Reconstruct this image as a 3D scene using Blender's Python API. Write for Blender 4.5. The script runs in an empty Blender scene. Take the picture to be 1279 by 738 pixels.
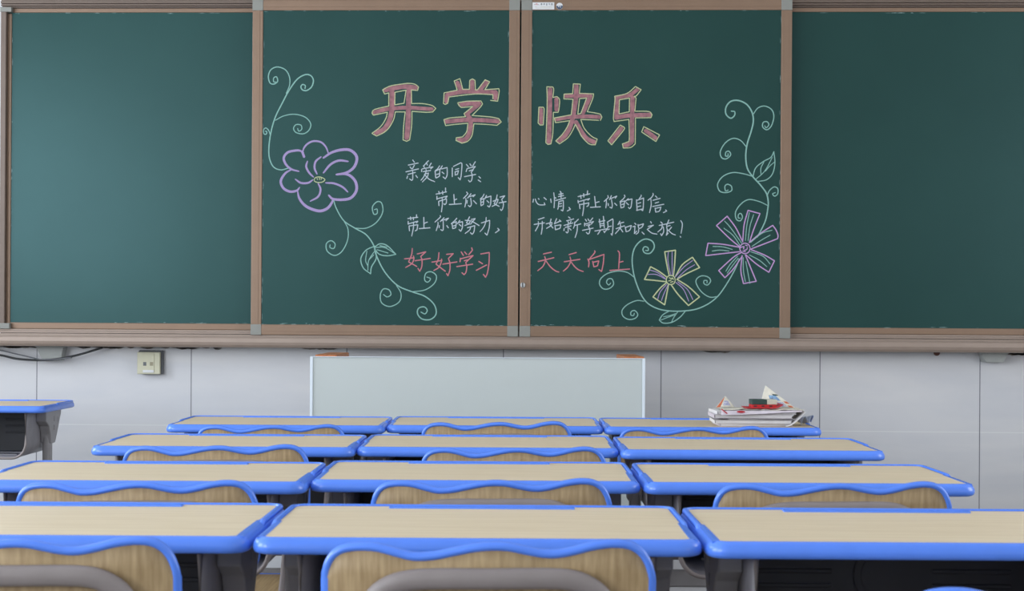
import bpy, bmesh, math, random
from mathutils import Vector, Matrix

# ---------------------------------------------------------------- camera, light, exposure
SC = bpy.context.scene
COL = SC.collection
IMG_W, IMG_H, FPX = 1279.0, 738.0, 2083.0
EYE_Z = 1.034
YAW = math.radians(2.2)          # the camera looks slightly left of square to the board wall
ROLL = math.radians(0.36)
SHIFT_PX = 32.0

cam_data = bpy.data.cameras.new('camera')
cam = bpy.data.objects.new('camera', cam_data)
COL.objects.link(cam)
cam_data.sensor_width = 36.0
cam_data.lens = FPX / IMG_W * 36.0
cam_data.shift_y = SHIFT_PX / IMG_W
cam_data.clip_start = 0.05
cam_data.dof.use_dof = True
cam_data.dof.focus_distance = 5.6
cam_data.dof.aperture_fstop = 15.0
CAM_M = Matrix.Rotation(YAW, 4, 'Z') @ Matrix.Rotation(math.pi / 2, 4, 'X') @ Matrix.Rotation(ROLL, 4, 'Z')
cam.matrix_world = Matrix.Translation((0, 0, EYE_Z)) @ CAM_M
SC.camera = cam

SC.view_settings.view_transform = 'Standard'
SC.view_settings.look = 'None'
SC.view_settings.gamma = 1.0
SC.view_settings.use_curve_mapping = False
SC.view_settings.exposure = 0.0

world = bpy.data.worlds.new('sky')
SC.world = world
world.use_nodes = True
wn = world.node_tree.nodes
wn['Background'].inputs['Color'].default_value = (0.62, 0.75, 1.0, 1)
wn['Background'].inputs['Strength'].default_value = 1.0

X_L, X_R, Y_B, Y_W, Z_C = -3.95, 3.45, -3.2, 6.355, 3.25
WIN_L = [(-2.3, -0.4), (0.5, 2.4), (3.3, 5.2)]
WIN_R = [(-2.3, -0.7), (2.3, 3.9)]
WZ0, WZ1 = 0.95, 2.75


def area(name, loc, rot, sx, sy, power, color):
    d = bpy.data.lights.new(name, 'AREA')
    d.shape = 'RECTANGLE'; d.size = sx; d.size_y = sy; d.energy = power; d.color = color
    o = bpy.data.objects.new(name, d); COL.objects.link(o)
    o.location = loc; o.rotation_euler = rot
    return o


POW_L = [150, 95, 75]
POW_R = [20, 55]
for (a, b), p in zip(WIN_L, POW_L):      # daylight through each window
    area('window_daylight', (X_L + 0.03, (a + b) / 2, (WZ0 + WZ1) / 2), (0, -math.pi / 2, 0), WZ1 - WZ0 - .2, b - a - .2, p, (0.86, 0.93, 1.0))
for (a, b), p in zip(WIN_R, POW_R):
    area('window_daylight', (X_R - 0.03, (a + b) / 2, (WZ0 + WZ1) / 2), (0, math.pi / 2, 0), WZ1 - WZ0 - .2, b - a - .2, p, (0.95, 0.97, 1.0))

# ---------------------------------------------------------------- materials
def lin(c):
    f = lambda v: v / 12.92 if v <= 0.04045 else ((v + 0.055) / 1.055) ** 2.4
    return tuple(f(v / 255.0) for v in c) + (1.0,)


def mat(name, rgb, rough=0.5, metal=0.0, noise=0.0, scale=40.0, stretch=(1, 1, 1), rgb2=None, bump=0.0, spec=0.5, coord='Object', tint=None):
    m = bpy.data.materials.new(name); m.use_nodes = True
    nt = m.node_tree; b = nt.nodes['Principled BSDF']
    b.inputs['Roughness'].default_value = rough
    b.inputs['Metallic'].default_value = metal
    b.inputs['Specular IOR Level'].default_value = spec
    if tint: b.inputs['Specular Tint'].default_value = tint + (1,)
    c1 = lin(rgb)
    c2 = lin(rgb2) if rgb2 else tuple(v * (1 - noise) for v in c1[:3]) + (1,)
    tc = nt.nodes.new('ShaderNodeTexCoord'); mp = nt.nodes.new('ShaderNodeMapping')
    mp.inputs['Scale'].default_value = stretch
    nz = nt.nodes.new('ShaderNodeTexNoise')
    nz.inputs['Scale'].default_value = scale; nz.inputs['Detail'].default_value = 5
    nt.links.new(tc.outputs[coord], mp.inputs['Vector']); nt.links.new(mp.outputs['Vector'], nz.inputs['Vector'])
    mx = nt.nodes.new('ShaderNodeMix'); mx.data_type = 'RGBA'
    mx.inputs[6].default_value = c1; mx.inputs[7].default_value = c2
    cr = nt.nodes.new('ShaderNodeMapRange')
    cr.inputs['From Min'].default_value = 0.35; cr.inputs['From Max'].default_value = 0.68
    nt.links.new(nz.outputs['Fac'], cr.inputs['Value'])
    nt.links.new(cr.outputs['Result'], mx.inputs[0]); nt.links.new(mx.outputs[2], b.inputs['Base Color'])
    if bump:
        bp = nt.nodes.new('ShaderNodeBump'); bp.inputs['Strength'].default_value = bump; bp.inputs['Distance'].default_value = 0.002
        nt.links.new(nz.outputs['Fac'], bp.inputs['Height']); nt.links.new(bp.outputs['Normal'], b.inputs['Normal'])
    return m


M = {}
M['desk_wood'] = mat('pale_desk_laminate', (226, 208, 178), .42, rgb2=(214, 194, 162), scale=3.0, stretch=(2, 26, 26))
M['chair_wood'] = mat('chair_laminate', (176, 150, 112), .5, rgb2=(150, 124, 88), scale=3.0, stretch=(60, 60, 2.2))
M['seat_wood'] = mat('seat_laminate', (180, 152, 108), .5, rgb2=(152, 124, 84), scale=3.0, stretch=(60, 2.2, 60))
M['blue'] = mat('blue_plastic', (88, 136, 240), .27, noise=.05, scale=30)
M['steel'] = mat('grey_painted_steel', (150, 146, 147), .42, noise=.08, scale=25)
M['tray_steel'] = mat('dark_grey_painted_steel', (142, 138, 142), .45, noise=.1, scale=25)
M['tray_back'] = mat('shade_darkened_grey_plastic', (54, 53, 58), .5, noise=.1, scale=25)  # grey darkened to put the shade of the tray interior into the colour
M['arch_steel'] = mat('taupe_painted_steel', (138, 128, 126), .45, noise=.08, scale=25)
M['rubber'] = mat('black_rubber', (36, 36, 38), .7, noise=.1)
M['board'] = mat('green_chalkboard', (31, 59, 53), .29, rgb2=(35, 64, 58), scale=2.3, spec=.42, tint=(.52, .92, 1.0))
M['frame'] = mat('brown_aluminium', (140, 114, 94), .42, metal=.25, noise=.06, scale=18, stretch=(1, 1, 1))
M['rail'] = mat('taupe_aluminium', (156, 138, 126), .42, metal=.2, noise=.06, scale=18)
M['track'] = mat('shade_darkened_taupe_aluminium', (112, 96, 86), .45, metal=.2, noise=.06, scale=18)  # taupe darkened for the shade on the top track; side frames share it
M['rail_shade'] = mat('rail_groove_shade', (52, 46, 44), .6, noise=.1)  # near-black tone painting the shade in the gap under the track
M['corner'] = mat('grey_corner_plastic', (140, 140, 134), .5, noise=.05)
M['chalk_white'] = mat('white_chalk', (205, 212, 222), .95, rgb2=(160, 176, 182), scale=450, spec=.1)
M['chalk_pink'] = mat('pink_chalk', (212, 134, 144), .95, rgb2=(176, 110, 120), scale=450, spec=.1)
M['chalk_fill'] = mat('pink_chalk_fill', (172, 122, 128), .95, rgb2=(138, 98, 106), scale=60, spec=.1)
M['chalk_yellow'] = mat('pale_yellow_chalk', (206, 212, 166), .95, rgb2=(172, 182, 140), scale=450, spec=.1)
M['chalk_teal'] = mat('pale_green_chalk', (154, 196, 186), .95, rgb2=(124, 168, 160), scale=450, spec=.1)
M['chalk_purple'] = mat('purple_chalk', (180, 160, 204), .95, rgb2=(152, 134, 180), scale=450, spec=.1)
M['chalk_mauve'] = mat('mauve_chalk', (204, 166, 214), .95, rgb2=(174, 138, 188), scale=450, spec=.1)
M['chalk_dust'] = mat('chalk_dust', (150, 172, 170), .95, rgb2=(110, 138, 136), scale=300, spec=.1)
M['black'] = mat('black_plastic', (26, 27, 30), .5, noise=.1)
M['chrome'] = mat('chrome', (200, 200, 200), .2, metal=1.0, noise=.05)
M['white_paper'] = mat('white_paper', (226, 222, 222), .85, noise=.05, scale=12)
M['white_vinyl'] = mat('white_vinyl', (222, 222, 224), .5, noise=.02)
M['navy'] = mat('navy_ink', (58, 78, 108), .6, noise=.1)
M['grey_ink'] = mat('grey_ink', (96, 104, 112), .7, noise=.1)
M['red_ink'] = mat('red_ink', (206, 120, 116), .7, noise=.1)
M['cream'] = mat('cream_plastic', (206, 202, 176), .45, noise=.05, scale=60)
M['cream_dark'] = mat('worn_cream_plastic', (160, 152, 126), .5, noise=.1, scale=60)
M['grey_plastic'] = mat('grey_plastic', (178, 180, 176), .5, noise=.05)
M['cable_black'] = mat('black_cable', (40, 42, 44), .5, noise=.1)
M['cable_grey'] = mat('grey_cable', (104, 106, 110), .5, noise=.1)
M['lectern'] = mat('pale_grey_laminate', (196, 202, 200), .35, noise=.02, scale=3)
M['lectern_edge'] = mat('white_edge_band', (226, 234, 242), .35, noise=.02)
M['orange_wood'] = mat('orange_varnished_wood', (196, 128, 84), .4, rgb2=(168, 98, 58), scale=4, stretch=(30, 2, 30))
M['red_card'] = mat('red_card', (184, 40, 52), .5, noise=.1)
M['felt_red'] = mat('red_felt', (190, 44, 46), .9, noise=.15)
M['eraser_green'] = mat('dark_green_plastic', (40, 66, 60), .45, noise=.08)
M['eraser_cream'] = mat('cream_eraser_plastic', (196, 194, 176), .5, noise=.08)
M['news'] = mat('newsprint', (222, 216, 200), .85, rgb2=(200, 196, 184), scale=60)
M['news_orange'] = mat('orange_newsprint_ink', (208, 112, 78), .8, noise=.2, scale=120)
M['news_blue'] = mat('blue_newsprint_ink', (140, 180, 214), .8, rgb2=(90, 96, 130), scale=120)
M['news_navy'] = mat('blue_grey_newsprint_ink', (140, 144, 178), .8, rgb2=(206, 204, 214), scale=220)
M['pale_blue'] = mat('pale_blue_film', (178, 190, 214), .4, noise=.1, scale=30)
M['cover_lilac'] = mat('lilac_paper_cover', (208, 198, 206), .7, noise=.06)
M['cover_grey'] = mat('grey_paper_cover', (176, 172, 176), .7, noise=.06)
M['plug'] = mat('rusty_brown_plug', (112, 74, 64), .8, noise=.2)
M['dirt'] = mat('brown_grime', (120, 108, 100), .9, rgb2=(168, 164, 162), scale=40)
M['floor'] = mat('grey_terrazzo', (132, 130, 128), .35, rgb2=(116, 114, 114), scale=90)
M['plaster'] = mat('white_wall_paint', (222, 222, 220), .8, noise=.03, scale=4)
M['ceiling'] = mat('white_ceiling_paint', (228, 228, 226), .85, noise=.02, scale=4)
M['win_frame'] = mat('white_window_frame', (225, 226, 226), .4, noise=.03)
M['skirting'] = mat('grey_skirting_tile', (120, 120, 124), .4, noise=.05)


def glass_mat():
    m = bpy.data.materials.new('window_glass'); m.use_nodes = True
    nt = m.node_tree; nt.nodes.remove(nt.nodes['Principled BSDF'])
    t = nt.nodes.new('ShaderNodeBsdfTransparent'); g = nt.nodes.new('ShaderNodeBsdfGlossy'); g.inputs['Roughness'].default_value = .02
    x = nt.nodes.new('ShaderNodeMixShader'); x.inputs[0].default_value = .08
    nt.links.new(t.outputs[0], x.inputs[1]); nt.links.new(g.outputs[0], x.inputs[2])
    nt.links.new(x.outputs[0], nt.nodes['Material Output'].inputs[0])
    return m


M['glass'] = glass_mat()


def tile_mat(x0, z0):
    """pale polished marble tiles, 0.6 m, thin dark joints, faint slanted veins"""
    m = bpy.data.materials.new('marble_wall_tile'); m.use_nodes = True
    nt = m.node_tree; N = nt.nodes; L = nt.links; b = N['Principled BSDF']
    tc = N.new('ShaderNodeTexCoord'); sp = N.new('ShaderNodeSeparateXYZ'); L.new(tc.outputs['Object'], sp.inputs[0])

    def math_(op, a, bb=None):
        n = N.new('ShaderNodeMath'); n.operation = op
        for i, v in enumerate((a, bb)):
            if v is None: continue
            if isinstance(v, (int, float)): n.inputs[i].default_value = v
            else: L.new(v, n.inputs[i])
        return n.outputs[0]

    def joint(axis, off, size, w):
        t = math_('DIVIDE', math_('SUBTRACT', axis, off), size)
        f = math_('ABSOLUTE', math_('SUBTRACT', math_('FRACT', math_('ADD', t, 0.5)), 0.5))
        return math_('LESS_THAN', f, w / size)
    jx = joint(sp.outputs['X'], x0, 0.6, 0.0018)
    jz = joint(sp.outputs['Z'], z0, 0.62, 0.0016)
    mp = N.new('ShaderNodeMapping'); mp.inputs['Rotation'].default_value = (0, math.radians(-28), 0); mp.inputs['Scale'].default_value = (.7, 1, 3.2)
    L.new(tc.outputs['Object'], mp.inputs['Vector'])
    nz = N.new('ShaderNodeTexNoise'); nz.inputs['Scale'].default_value = 2.2; nz.inputs['Detail'].default_value = 6; nz.inputs['Distortion'].default_value = .6
    L.new(mp.outputs['Vector'], nz.inputs['Vector'])
    mr = N.new('ShaderNodeMapRange'); mr.inputs['From Min'].default_value = .3; mr.inputs['From Max'].default_value = .7
    L.new(nz.outputs['Fac'], mr.inputs['Value'])
    a = N.new('ShaderNodeMix'); a.data_type = 'RGBA'; a.inputs[6].default_value = lin((205, 205, 210)); a.inputs[7].default_value = lin((219, 217, 218))
    L.new(mr.outputs['Result'], a.inputs[0])
    c = N.new('ShaderNodeMix'); c.data_type = 'RGBA'; c.inputs[7].default_value = lin((226, 226, 226)); L.new(a.outputs[2], c.inputs[6])
    L.new(jz, c.inputs[0])
    d = N.new('ShaderNodeMix'); d.data_type = 'RGBA'; d.inputs[7].default_value = lin((120, 120, 128)); L.new(c.outputs[2], d.inputs[6])
    L.new(jx, d.inputs[0]); L.new(d.outputs[2], b.inputs['Base Color'])
    b.inputs['Roughness'].default_value = .22
    return m


# ---------------------------------------------------------------- helpers
class MB:
    """collects shapes and links them as ONE mesh object"""
    def __init__(s): s.bm = bmesh.new()

    def add(s, t, mtx=None, smooth=True):
        if mtx is not None: bmesh.ops.transform(t, matrix=mtx, verts=t.verts)
        for f in t.faces: f.smooth = smooth
        me = bpy.data.meshes.new('tmp'); t.to_mesh(me); t.free(); s.bm.from_mesh(me); bpy.data.meshes.remove(me)
        return s

    def box(s, c, size, bevel=0.0, seg=2, mtx=None):
        t = bmesh.new(); bmesh.ops.create_cube(t, size=1)
        bmesh.ops.scale(t, vec=size, verts=t.verts)
        if bevel: bmesh.ops.bevel(t, geom=list(t.edges), offset=min(bevel, min(size) * .48), segments=seg, affect='EDGES', profile=.5)
        bmesh.ops.translate(t, vec=c, verts=t.verts)
        return s.add(t, mtx, False)

    def tube(s, pts, r, n=10, ry=None, up=(0, 0, 1), closed=False):
        """sweep an oval along pts; r along `up`-ish side, ry across"""
        ry = ry or r
        P = [Vector(p) for p in pts]; t = bmesh.new(); rings = []; m = len(P)
        for i, p in enumerate(P):
            a = P[(i - 1) % m] if (closed or i) else p
            b = P[(i + 1) % m] if (closed or i < m - 1) else p
            d = (b - a).normalized(); u = Vector(up) - d * d.dot(Vector(up))
            if u.length < 1e-4: u = d.orthogonal()
            u.normalize(); v = d.cross(u)
            rings.append([t.verts.new(p + u * math.cos(k * 2 * math.pi / n) * r + v * math.sin(k * 2 * math.pi / n) * ry) for k in range(n)])
        for i in range(m if closed else m - 1):
            A, B = rings[i], rings[(i + 1) % m]
            for k in range(n): t.faces.new((A[k], A[(k + 1) % n], B[(k + 1) % n], B[k]))
        if not closed: t.faces.new(rings[0][::-1]); t.faces.new(rings[-1])
        bmesh.ops.recalc_face_normals(t, faces=t.faces)
        return s.add(t)

    def loft(s, rings, cap0=True, cap1=True, smooth=False):
        t = bmesh.new(); R = [[t.verts.new(p) for p in r] for r in rings]; n = len(R[0])
        for A, B in zip(R, R[1:]):
            for k in range(n): t.faces.new((A[k], A[(k + 1) % n], B[(k + 1) % n], B[k]))
        if cap0: t.faces.new(R[0][::-1])
        if cap1: t.faces.new(R[-1])
        bmesh.ops.recalc_face_normals(t, faces=t.faces)
        return s.add(t, None, smooth)

    def prism(s, poly, depth, mtx=None, bevel=0.0):
        """polygon in local XY extruded along +Z by depth"""
        t = bmesh.new(); a = [t.verts.new((x, y, 0)) for x, y in poly]; b = [t.verts.new((x, y, depth)) for x, y in poly]; n = len(poly)
        t.faces.new(a[::-1]); t.faces.new(b)
        for k in range(n): t.faces.new((a[k], a[(k + 1) % n], b[(k + 1) % n], b[k]))
        bmesh.ops.recalc_face_normals(t, faces=t.faces)
        if bevel: bmesh.ops.bevel(t, geom=list(t.edges), offset=bevel, segments=2, affect='EDGES', profile=.5)
        return s.add(t, mtx, False)

    def cyl(s, c, r, h, axis='Z', n=24, bevel=0.0, r2=None):
        t = bmesh.new(); bmesh.ops.create_cone(t, cap_ends=True, segments=n, radius1=r, radius2=r if r2 is None else r2, depth=h)
        if bevel: bmesh.ops.bevel(t, geom=[e for e in t.edges if e.calc_face_angle(0) > 1], offset=bevel, segments=2, affect='EDGES')
        R = {'Z': Matrix(), 'X': Matrix.Rotation(math.pi / 2, 4, 'Y'), 'Y': Matrix.Rotation(math.pi / 2, 4, 'X')}[axis]
        s.add(t, Matrix.Translation(c) @ R, False)
        return s

    def build(s, name, m, parent=None, smooth_angle=None, label=None, kind=None):
        me = bpy.data.meshes.new(name); s.bm.to_mesh(me); s.bm.free()
        o = bpy.data.objects.new(name, me); COL.objects.link(o)
        if m is not None: me.materials.append(m)
        if parent is not None: o.parent = parent
        if label: o['label'] = label
        if kind: o['kind'] = kind
        return o


def empty(name, loc=(0, 0, 0), rz=0.0):
    o = bpy.data.objects.new(name, None); COL.objects.link(o)
    o.location = loc; o.rotation_euler = (0, 0, rz); o.empty_display_size = .1
    return o


def tag(o, label, cat, group=None, kind=None):
    o['label'] = label; o['category'] = cat
    if group: o['group'] = group
    if kind: o['kind'] = kind
    return o


def struct(o):
    o['kind'] = 'structure'; return o


def copy_tree(o, parent=None):
    c = o.copy(); COL.objects.link(c)
    if parent is not None: c.parent = parent
    for ch in list(o.children): copy_tree(ch, c)
    return c


def smooth_curve(pts, sub=6, closed=False):
    """Catmull-Rom through 2- or 3-D points"""
    P = [Vector(p) for p in pts]; n = len(P)
    if n < 3: return P
    out = []
    for i in range(n if closed else n - 1):
        p1, p2 = P[i], P[(i + 1) % n]
        p0 = P[(i - 1) % n] if (closed or i) else p1 * 2 - p2
        p3 = P[(i + 2) % n] if (closed or i + 2 < n) else p2 * 2 - p1
        for k in range(sub):
            t = k / sub
            out.append(.5 * ((2 * p1) + (p2 - p0) * t + (2 * p0 - 5 * p1 + 4 * p2 - p3) * t * t + (3 * p1 - p0 - 3 * p2 + p3) * t ** 3))
    if not closed: out.append(P[-1])
    return out


def on_plane(px, py, y):
    """photo pixel -> point on the wall-parallel plane at distance y"""
    d = CAM_M.to_3x3() @ Vector(((px - IMG_W / 2) / FPX, -(py - IMG_H / 2 - SHIFT_PX) / FPX, -1))
    t = y / d.y
    return Vector((d.x * t, y, EYE_Z + d.z * t))


def floor_frame(xr, dist):
    """point xr to the right and dist ahead of the camera, on the floor"""
    return Vector((xr * math.cos(YAW) - dist * math.sin(YAW), xr * math.sin(YAW) + dist * math.cos(YAW), 0))


def xr_of(px, dist): return (px - IMG_W / 2) / FPX * dist


# ---------------------------------------------------------------- room
def room():
    joint = on_plane(628.8, 440, Y_W)
    zj = on_plane(640, 534.8, Y_W).z
    struct(MB().box(((X_L + X_R) / 2, Y_W + .1, Z_C / 2), (X_R - X_L + .4, .2, Z_C)).build('wall_front', tile_mat(joint.x, zj)))
    struct(MB().box(((X_L + X_R) / 2, Y_B - .1, Z_C / 2), (X_R - X_L + .4, .2, Z_C)).build('wall_back', M['plaster']))
    struct(MB().box(((X_L + X_R) / 2, (Y_B + Y_W) / 2, -.1), (X_R - X_L + .4, Y_W - Y_B + .4, .2)).build('floor', M['floor']))
    struct(MB().box(((X_L + X_R) / 2, (Y_B + Y_W) / 2, Z_C + .1), (X_R - X_L + .4, Y_W - Y_B + .4, .2)).build('ceiling', M['ceiling']))
    n = 1
    for side, x, wins in (('left', X_L - .1, WIN_L), ('right', X_R + .1, WIN_R)):
        w = MB(); L = Y_W - Y_B
        w.box((x, (Y_B + Y_W) / 2, WZ0 / 2), (.2, L, WZ0))
        w.box((x, (Y_B + Y_W) / 2, (WZ1 + Z_C) / 2), (.2, L, Z_C - WZ1))
        ys = [Y_B] + [v for ab in wins for v in ab] + [Y_W]
        for a, b in zip(ys[::2], ys[1::2]): w.box((x, (a + b) / 2, (WZ0 + WZ1) / 2), (.2, b - a, WZ1 - WZ0))
        struct(w.build('wall_' + side, M['plaster']))
        for a, b in wins:
            f = MB()
            for y in (a + .03, b - .03, (a + b) / 2): f.box((x, y, (WZ0 + WZ1) / 2), (.07, .06, WZ1 - WZ0), .005)
            for z in (WZ0 + .03, WZ1 - .03, WZ1 - .55): f.box((x, (a + b) / 2, z), (.068, b - a, .06), .005)
            fr = struct(f.build('window_%d' % n, M['win_frame']))
            MB().box((x, (a + b) / 2, (WZ0 + WZ1) / 2), (.006, b - a - .08, WZ1 - WZ0 - .08)).build('pane', M['glass'], fr)
            n += 1


room()

# ---------------------------------------------------------------- chalkboard
Y_FIX = Y_W - .060        # front of the two fixed boards
Y_SLIDE = Y_W - .105      # front of the two sliding boards
Y_TRAY = Y_W - .135
Y_CHALK = Y_SLIDE + .004  # writing surface of the sliding boards
PXM = on_plane(641, 200, Y_CHALK).x - on_plane(640, 200, Y_CHALK).x   # metres per photo pixel there

XL = on_plane(2.0, 210, Y_FIX).x
XRR = on_plane(1298, 210, Y_FIX).x
ZT_FIX = on_plane(160, 10.3, Y_FIX).z
ZG1 = on_plane(160, 15.6, Y_FIX).z
ZG0 = on_plane(160, 403.4, Y_FIX).z
ZB_FIX = on_plane(160, 411.2, Y_FIX).z


def dust(name, rects, y, parent, seed, n):
    """irregular flecks of chalk left along the frame: rects are (x0, x1, z0, z1) bands"""
    rnd = random.Random(seed); t = bmesh.new()
    for x0, x1, z0, z1 in rects:
        horiz = (x1 - x0) > (z1 - z0)
        for _ in range(int(n * max(x1 - x0, z1 - z0))):
            cx, cz = rnd.uniform(x0, x1), rnd.uniform(z0, z1)
            l = rnd.uniform(.006, .035); w = rnd.uniform(.0006, .0028); k = 6
            top, bot = [], []
            for i in range(k + 1):
                s = (i / k - .5) * l; e = math.sin(math.pi * i / k) * w * rnd.uniform(.4, 1)
                if horiz: top.append((cx + s, y, cz + e)); bot.append((cx + s, y, cz - e * .4))
                else: top.append((cx + e, y, cz + s)); bot.append((cx - e * .4, y, cz + s))
            vs = [t.verts.new(p) for p in top] + [t.verts.new(p) for p in bot[::-1][1:-1]]
            t.faces.new(vs)
    mb = MB(); mb.add(t, None, False)
    return mb.build(name, M['chalk_dust'], parent, kind='stuff')


def frame_bars(mb, x0, x1, z0, z1, w, y0, y1, wt=None, wb=None, wl=None, wr=None, bevel=.002):
    wt, wb, wl, wr = wt or w, wb or w, wl or w, wr or w
    cy, dy = (y0 + y1) / 2, y1 - y0
    mb.box(((x0 + x1) / 2, cy, z1 - wt / 2), (x1 - x0, dy, wt), bevel)
    mb.box(((x0 + x1) / 2, cy, z0 + wb / 2), (x1 - x0, dy, wb), bevel)
    mb.box((x0 + wl / 2, cy, (z0 + z1) / 2), (wl, dy, z1 - z0 - wt - wb + .0002), bevel)
    mb.box((x1 - wr / 2, cy, (z0 + z1) / 2), (wr, dy, z1 - z0 - wt - wb + .0002), bevel)


def x_profile(mb, prof, x0, x1, smooth=False):
    mb.loft([[(x0, y, z) for y, z in prof], [(x1, y, z) for y, z in prof]], smooth=smooth)


board = empty('chalkboard', ((XL + XRR) / 2, Y_W, ZB_FIX))
tag(board, 'wide brown-framed chalkboard fixed on the tiled wall, with blank side boards and chalk tray', 'chalkboard')
BINV = Matrix.Translation(board.location).inverted()


def child_world(o, parent):
    """keep an object built in room coordinates in place under its parent empty"""
    o.matrix_parent_inverse = Matrix.Translation(parent.location).inverted()
    return o


XM = (XL + XRR) / 2
for x0, x1, sd in ((XL, XM - .002, 1), (XM + .002, XRR, 2)):
    g = MB().box(((x0 + x1) / 2, (Y_FIX + .004 + Y_W - .03) / 2, (ZG0 + ZG1) / 2), (x1 - x0 - .03, Y_W - .03 - Y_FIX - .004, ZG1 - ZG0 + .02), .0)
    p = child_world(g.build('fixed_board', M['board'], board, label='blank green side board'), board)
    f = MB(); frame_bars(f, x0 + (.018 if sd == 1 else 0), x1 - (.018 if sd == 2 else 0), ZB_FIX, ZT_FIX, .018, Y_FIX, Y_W - .02, wt=ZT_FIX - ZG1, wb=ZG0 - ZB_FIX)
    fr = f.build('board_frame', M['frame'], p)
    gx0, gx1 = x0 + .036, x1 - .02
    dust('chalk_dust', [(gx0, gx1, ZG0, ZG0 + .004), (gx0, gx1, ZG1 - .004, ZG1), (gx0, gx0 + .004, ZG0, ZG1)], Y_FIX + .0032, p, 11 + sd, 9)
    xs = x0 if sd == 1 else x1 - .022
    child_world(MB().box((xs + .011, (Y_FIX - .02 + Y_W) / 2, (ZB_FIX + ZT_FIX) / 2), (.022, Y_W - Y_FIX + .02, ZT_FIX - ZB_FIX), .003).build('side_frame', M['track'], board), board)
    for zc, zh in ((ZT_FIX - .008, .018), (ZB_FIX + .01, .022)):
        child_world(MB().box((xs + .02 if sd == 1 else xs + .002, Y_FIX - .012, zc), (.044, .022, zh), .002).build('corner_cap', M['corner'], board), board)

# top track: a ribbed rail with a dark groove under it
zt = ZT_FIX
tr = MB()
x_profile(tr, [(Y_W, zt + .002), (Y_FIX - .004, zt + .002), (Y_FIX - .004, zt + .007), (Y_FIX - .018, zt + .007), (Y_FIX - .018, zt + .012), (Y_FIX - .010, zt + .0125), (Y_FIX - .010, zt + .015),
               (Y_FIX - .020, zt + .0155), (Y_FIX - .020, zt + .024), (Y_FIX - .014, zt + .0245), (Y_FIX - .014, zt + .06), (Y_TRAY + .01, zt + .062), (Y_TRAY + .01, zt + .12), (Y_W, zt + .12)], XL - .0, XRR + .0)
child_world(tr.build('top_track', M['track'], board), board)
gr = MB(); gr.box((XM, Y_W - .03, zt + .0005), (XRR - XL, .058, .004))  # solid dark strip in place of the shaded gap
child_world(gr.build('groove_shade', M['rail_shade'], board), board)

# bottom track under the fixed boards, then the chalk tray
zb = ZB_FIX
ZS0 = on_plane(480, 419.2, Y_SLIDE).z
ZTR1 = on_plane(160, 419.8, Y_TRAY).z
ZTR0 = on_plane(160, 433.2, Y_TRAY).z
bt = MB()
x_profile(bt, [(Y_W, zb), (Y_FIX - .004, zb), (Y_FIX - .012, zb - .0015), (Y_FIX - .012, zb - .007), (Y_FIX - .010, zb - .0075), (Y_FIX - .010, zb - .0085), (Y_FIX - .013, zb - .009), (Y_FIX - .013, zb - .015),
               (Y_FIX - .002, zb - .016), (Y_FIX - .002, ZTR1 - .012), (Y_W, ZTR1 - .012)], XL - .0, XRR)
child_world(bt.build('bottom_track', M['rail'], board), board)
ct = MB()
x_profile(ct, [(Y_W, ZTR1 - .010), (Y_FIX - .003, ZTR1 - .010), (Y_SLIDE + .028, ZTR1 - .010), (Y_SLIDE + .028, ZS0), (Y_SLIDE + .006, ZS0), (Y_SLIDE + .006, ZTR1 - .010),
               (Y_TRAY + .012, ZTR1 - .010), (Y_TRAY + .011, ZTR1 - .001), (Y_TRAY + .008, ZTR1), (Y_TRAY + .003, ZTR1 - .001), (Y_TRAY, ZTR1 - .006), (Y_TRAY - .001, (ZTR0 + ZTR1) / 2), (Y_TRAY + .001, ZTR0 + .010), (Y_TRAY + .006, ZTR0 + .002), (Y_TRAY + .014, ZTR0), (Y_W, ZTR0)], XL - .3, XRR + .3)
child_world(ct.build('chalk_tray', M['rail'], board), board)
# grey support brackets under the tray
for pa, pb in ((44, 81), (1224, 1260)):
    a, b = on_plane(pa, 435, Y_W - .05).x, on_plane(pb, 435, Y_W - .05).x
    z1 = ZTR0; z0 = on_plane((pa + pb) / 2, 450 if pa < 99 else 452.5, Y_W - .05).z
    br = MB(); br.loft([[(a, Y_W, z1), (b, Y_W, z1), (b, Y_W - .06, z1), (a, Y_W - .06, z1)], [(a + .006, Y_W, z1 - .006), (b - .006, Y_W, z1 - .006), (b - .006, Y_W - .055, z1 - .006), (a + .006, Y_W - .055, z1 - .006)],
                        [(a + .016, Y_W, z0), (b - .016, Y_W, z0), (b - .018, Y_W - .045, z0), (a + .026, Y_W - .045, z0)]])
    child_world(br.build('tray_bracket', M['grey_plastic'], board, label='grey plastic bracket under the tray'), board)


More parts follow.
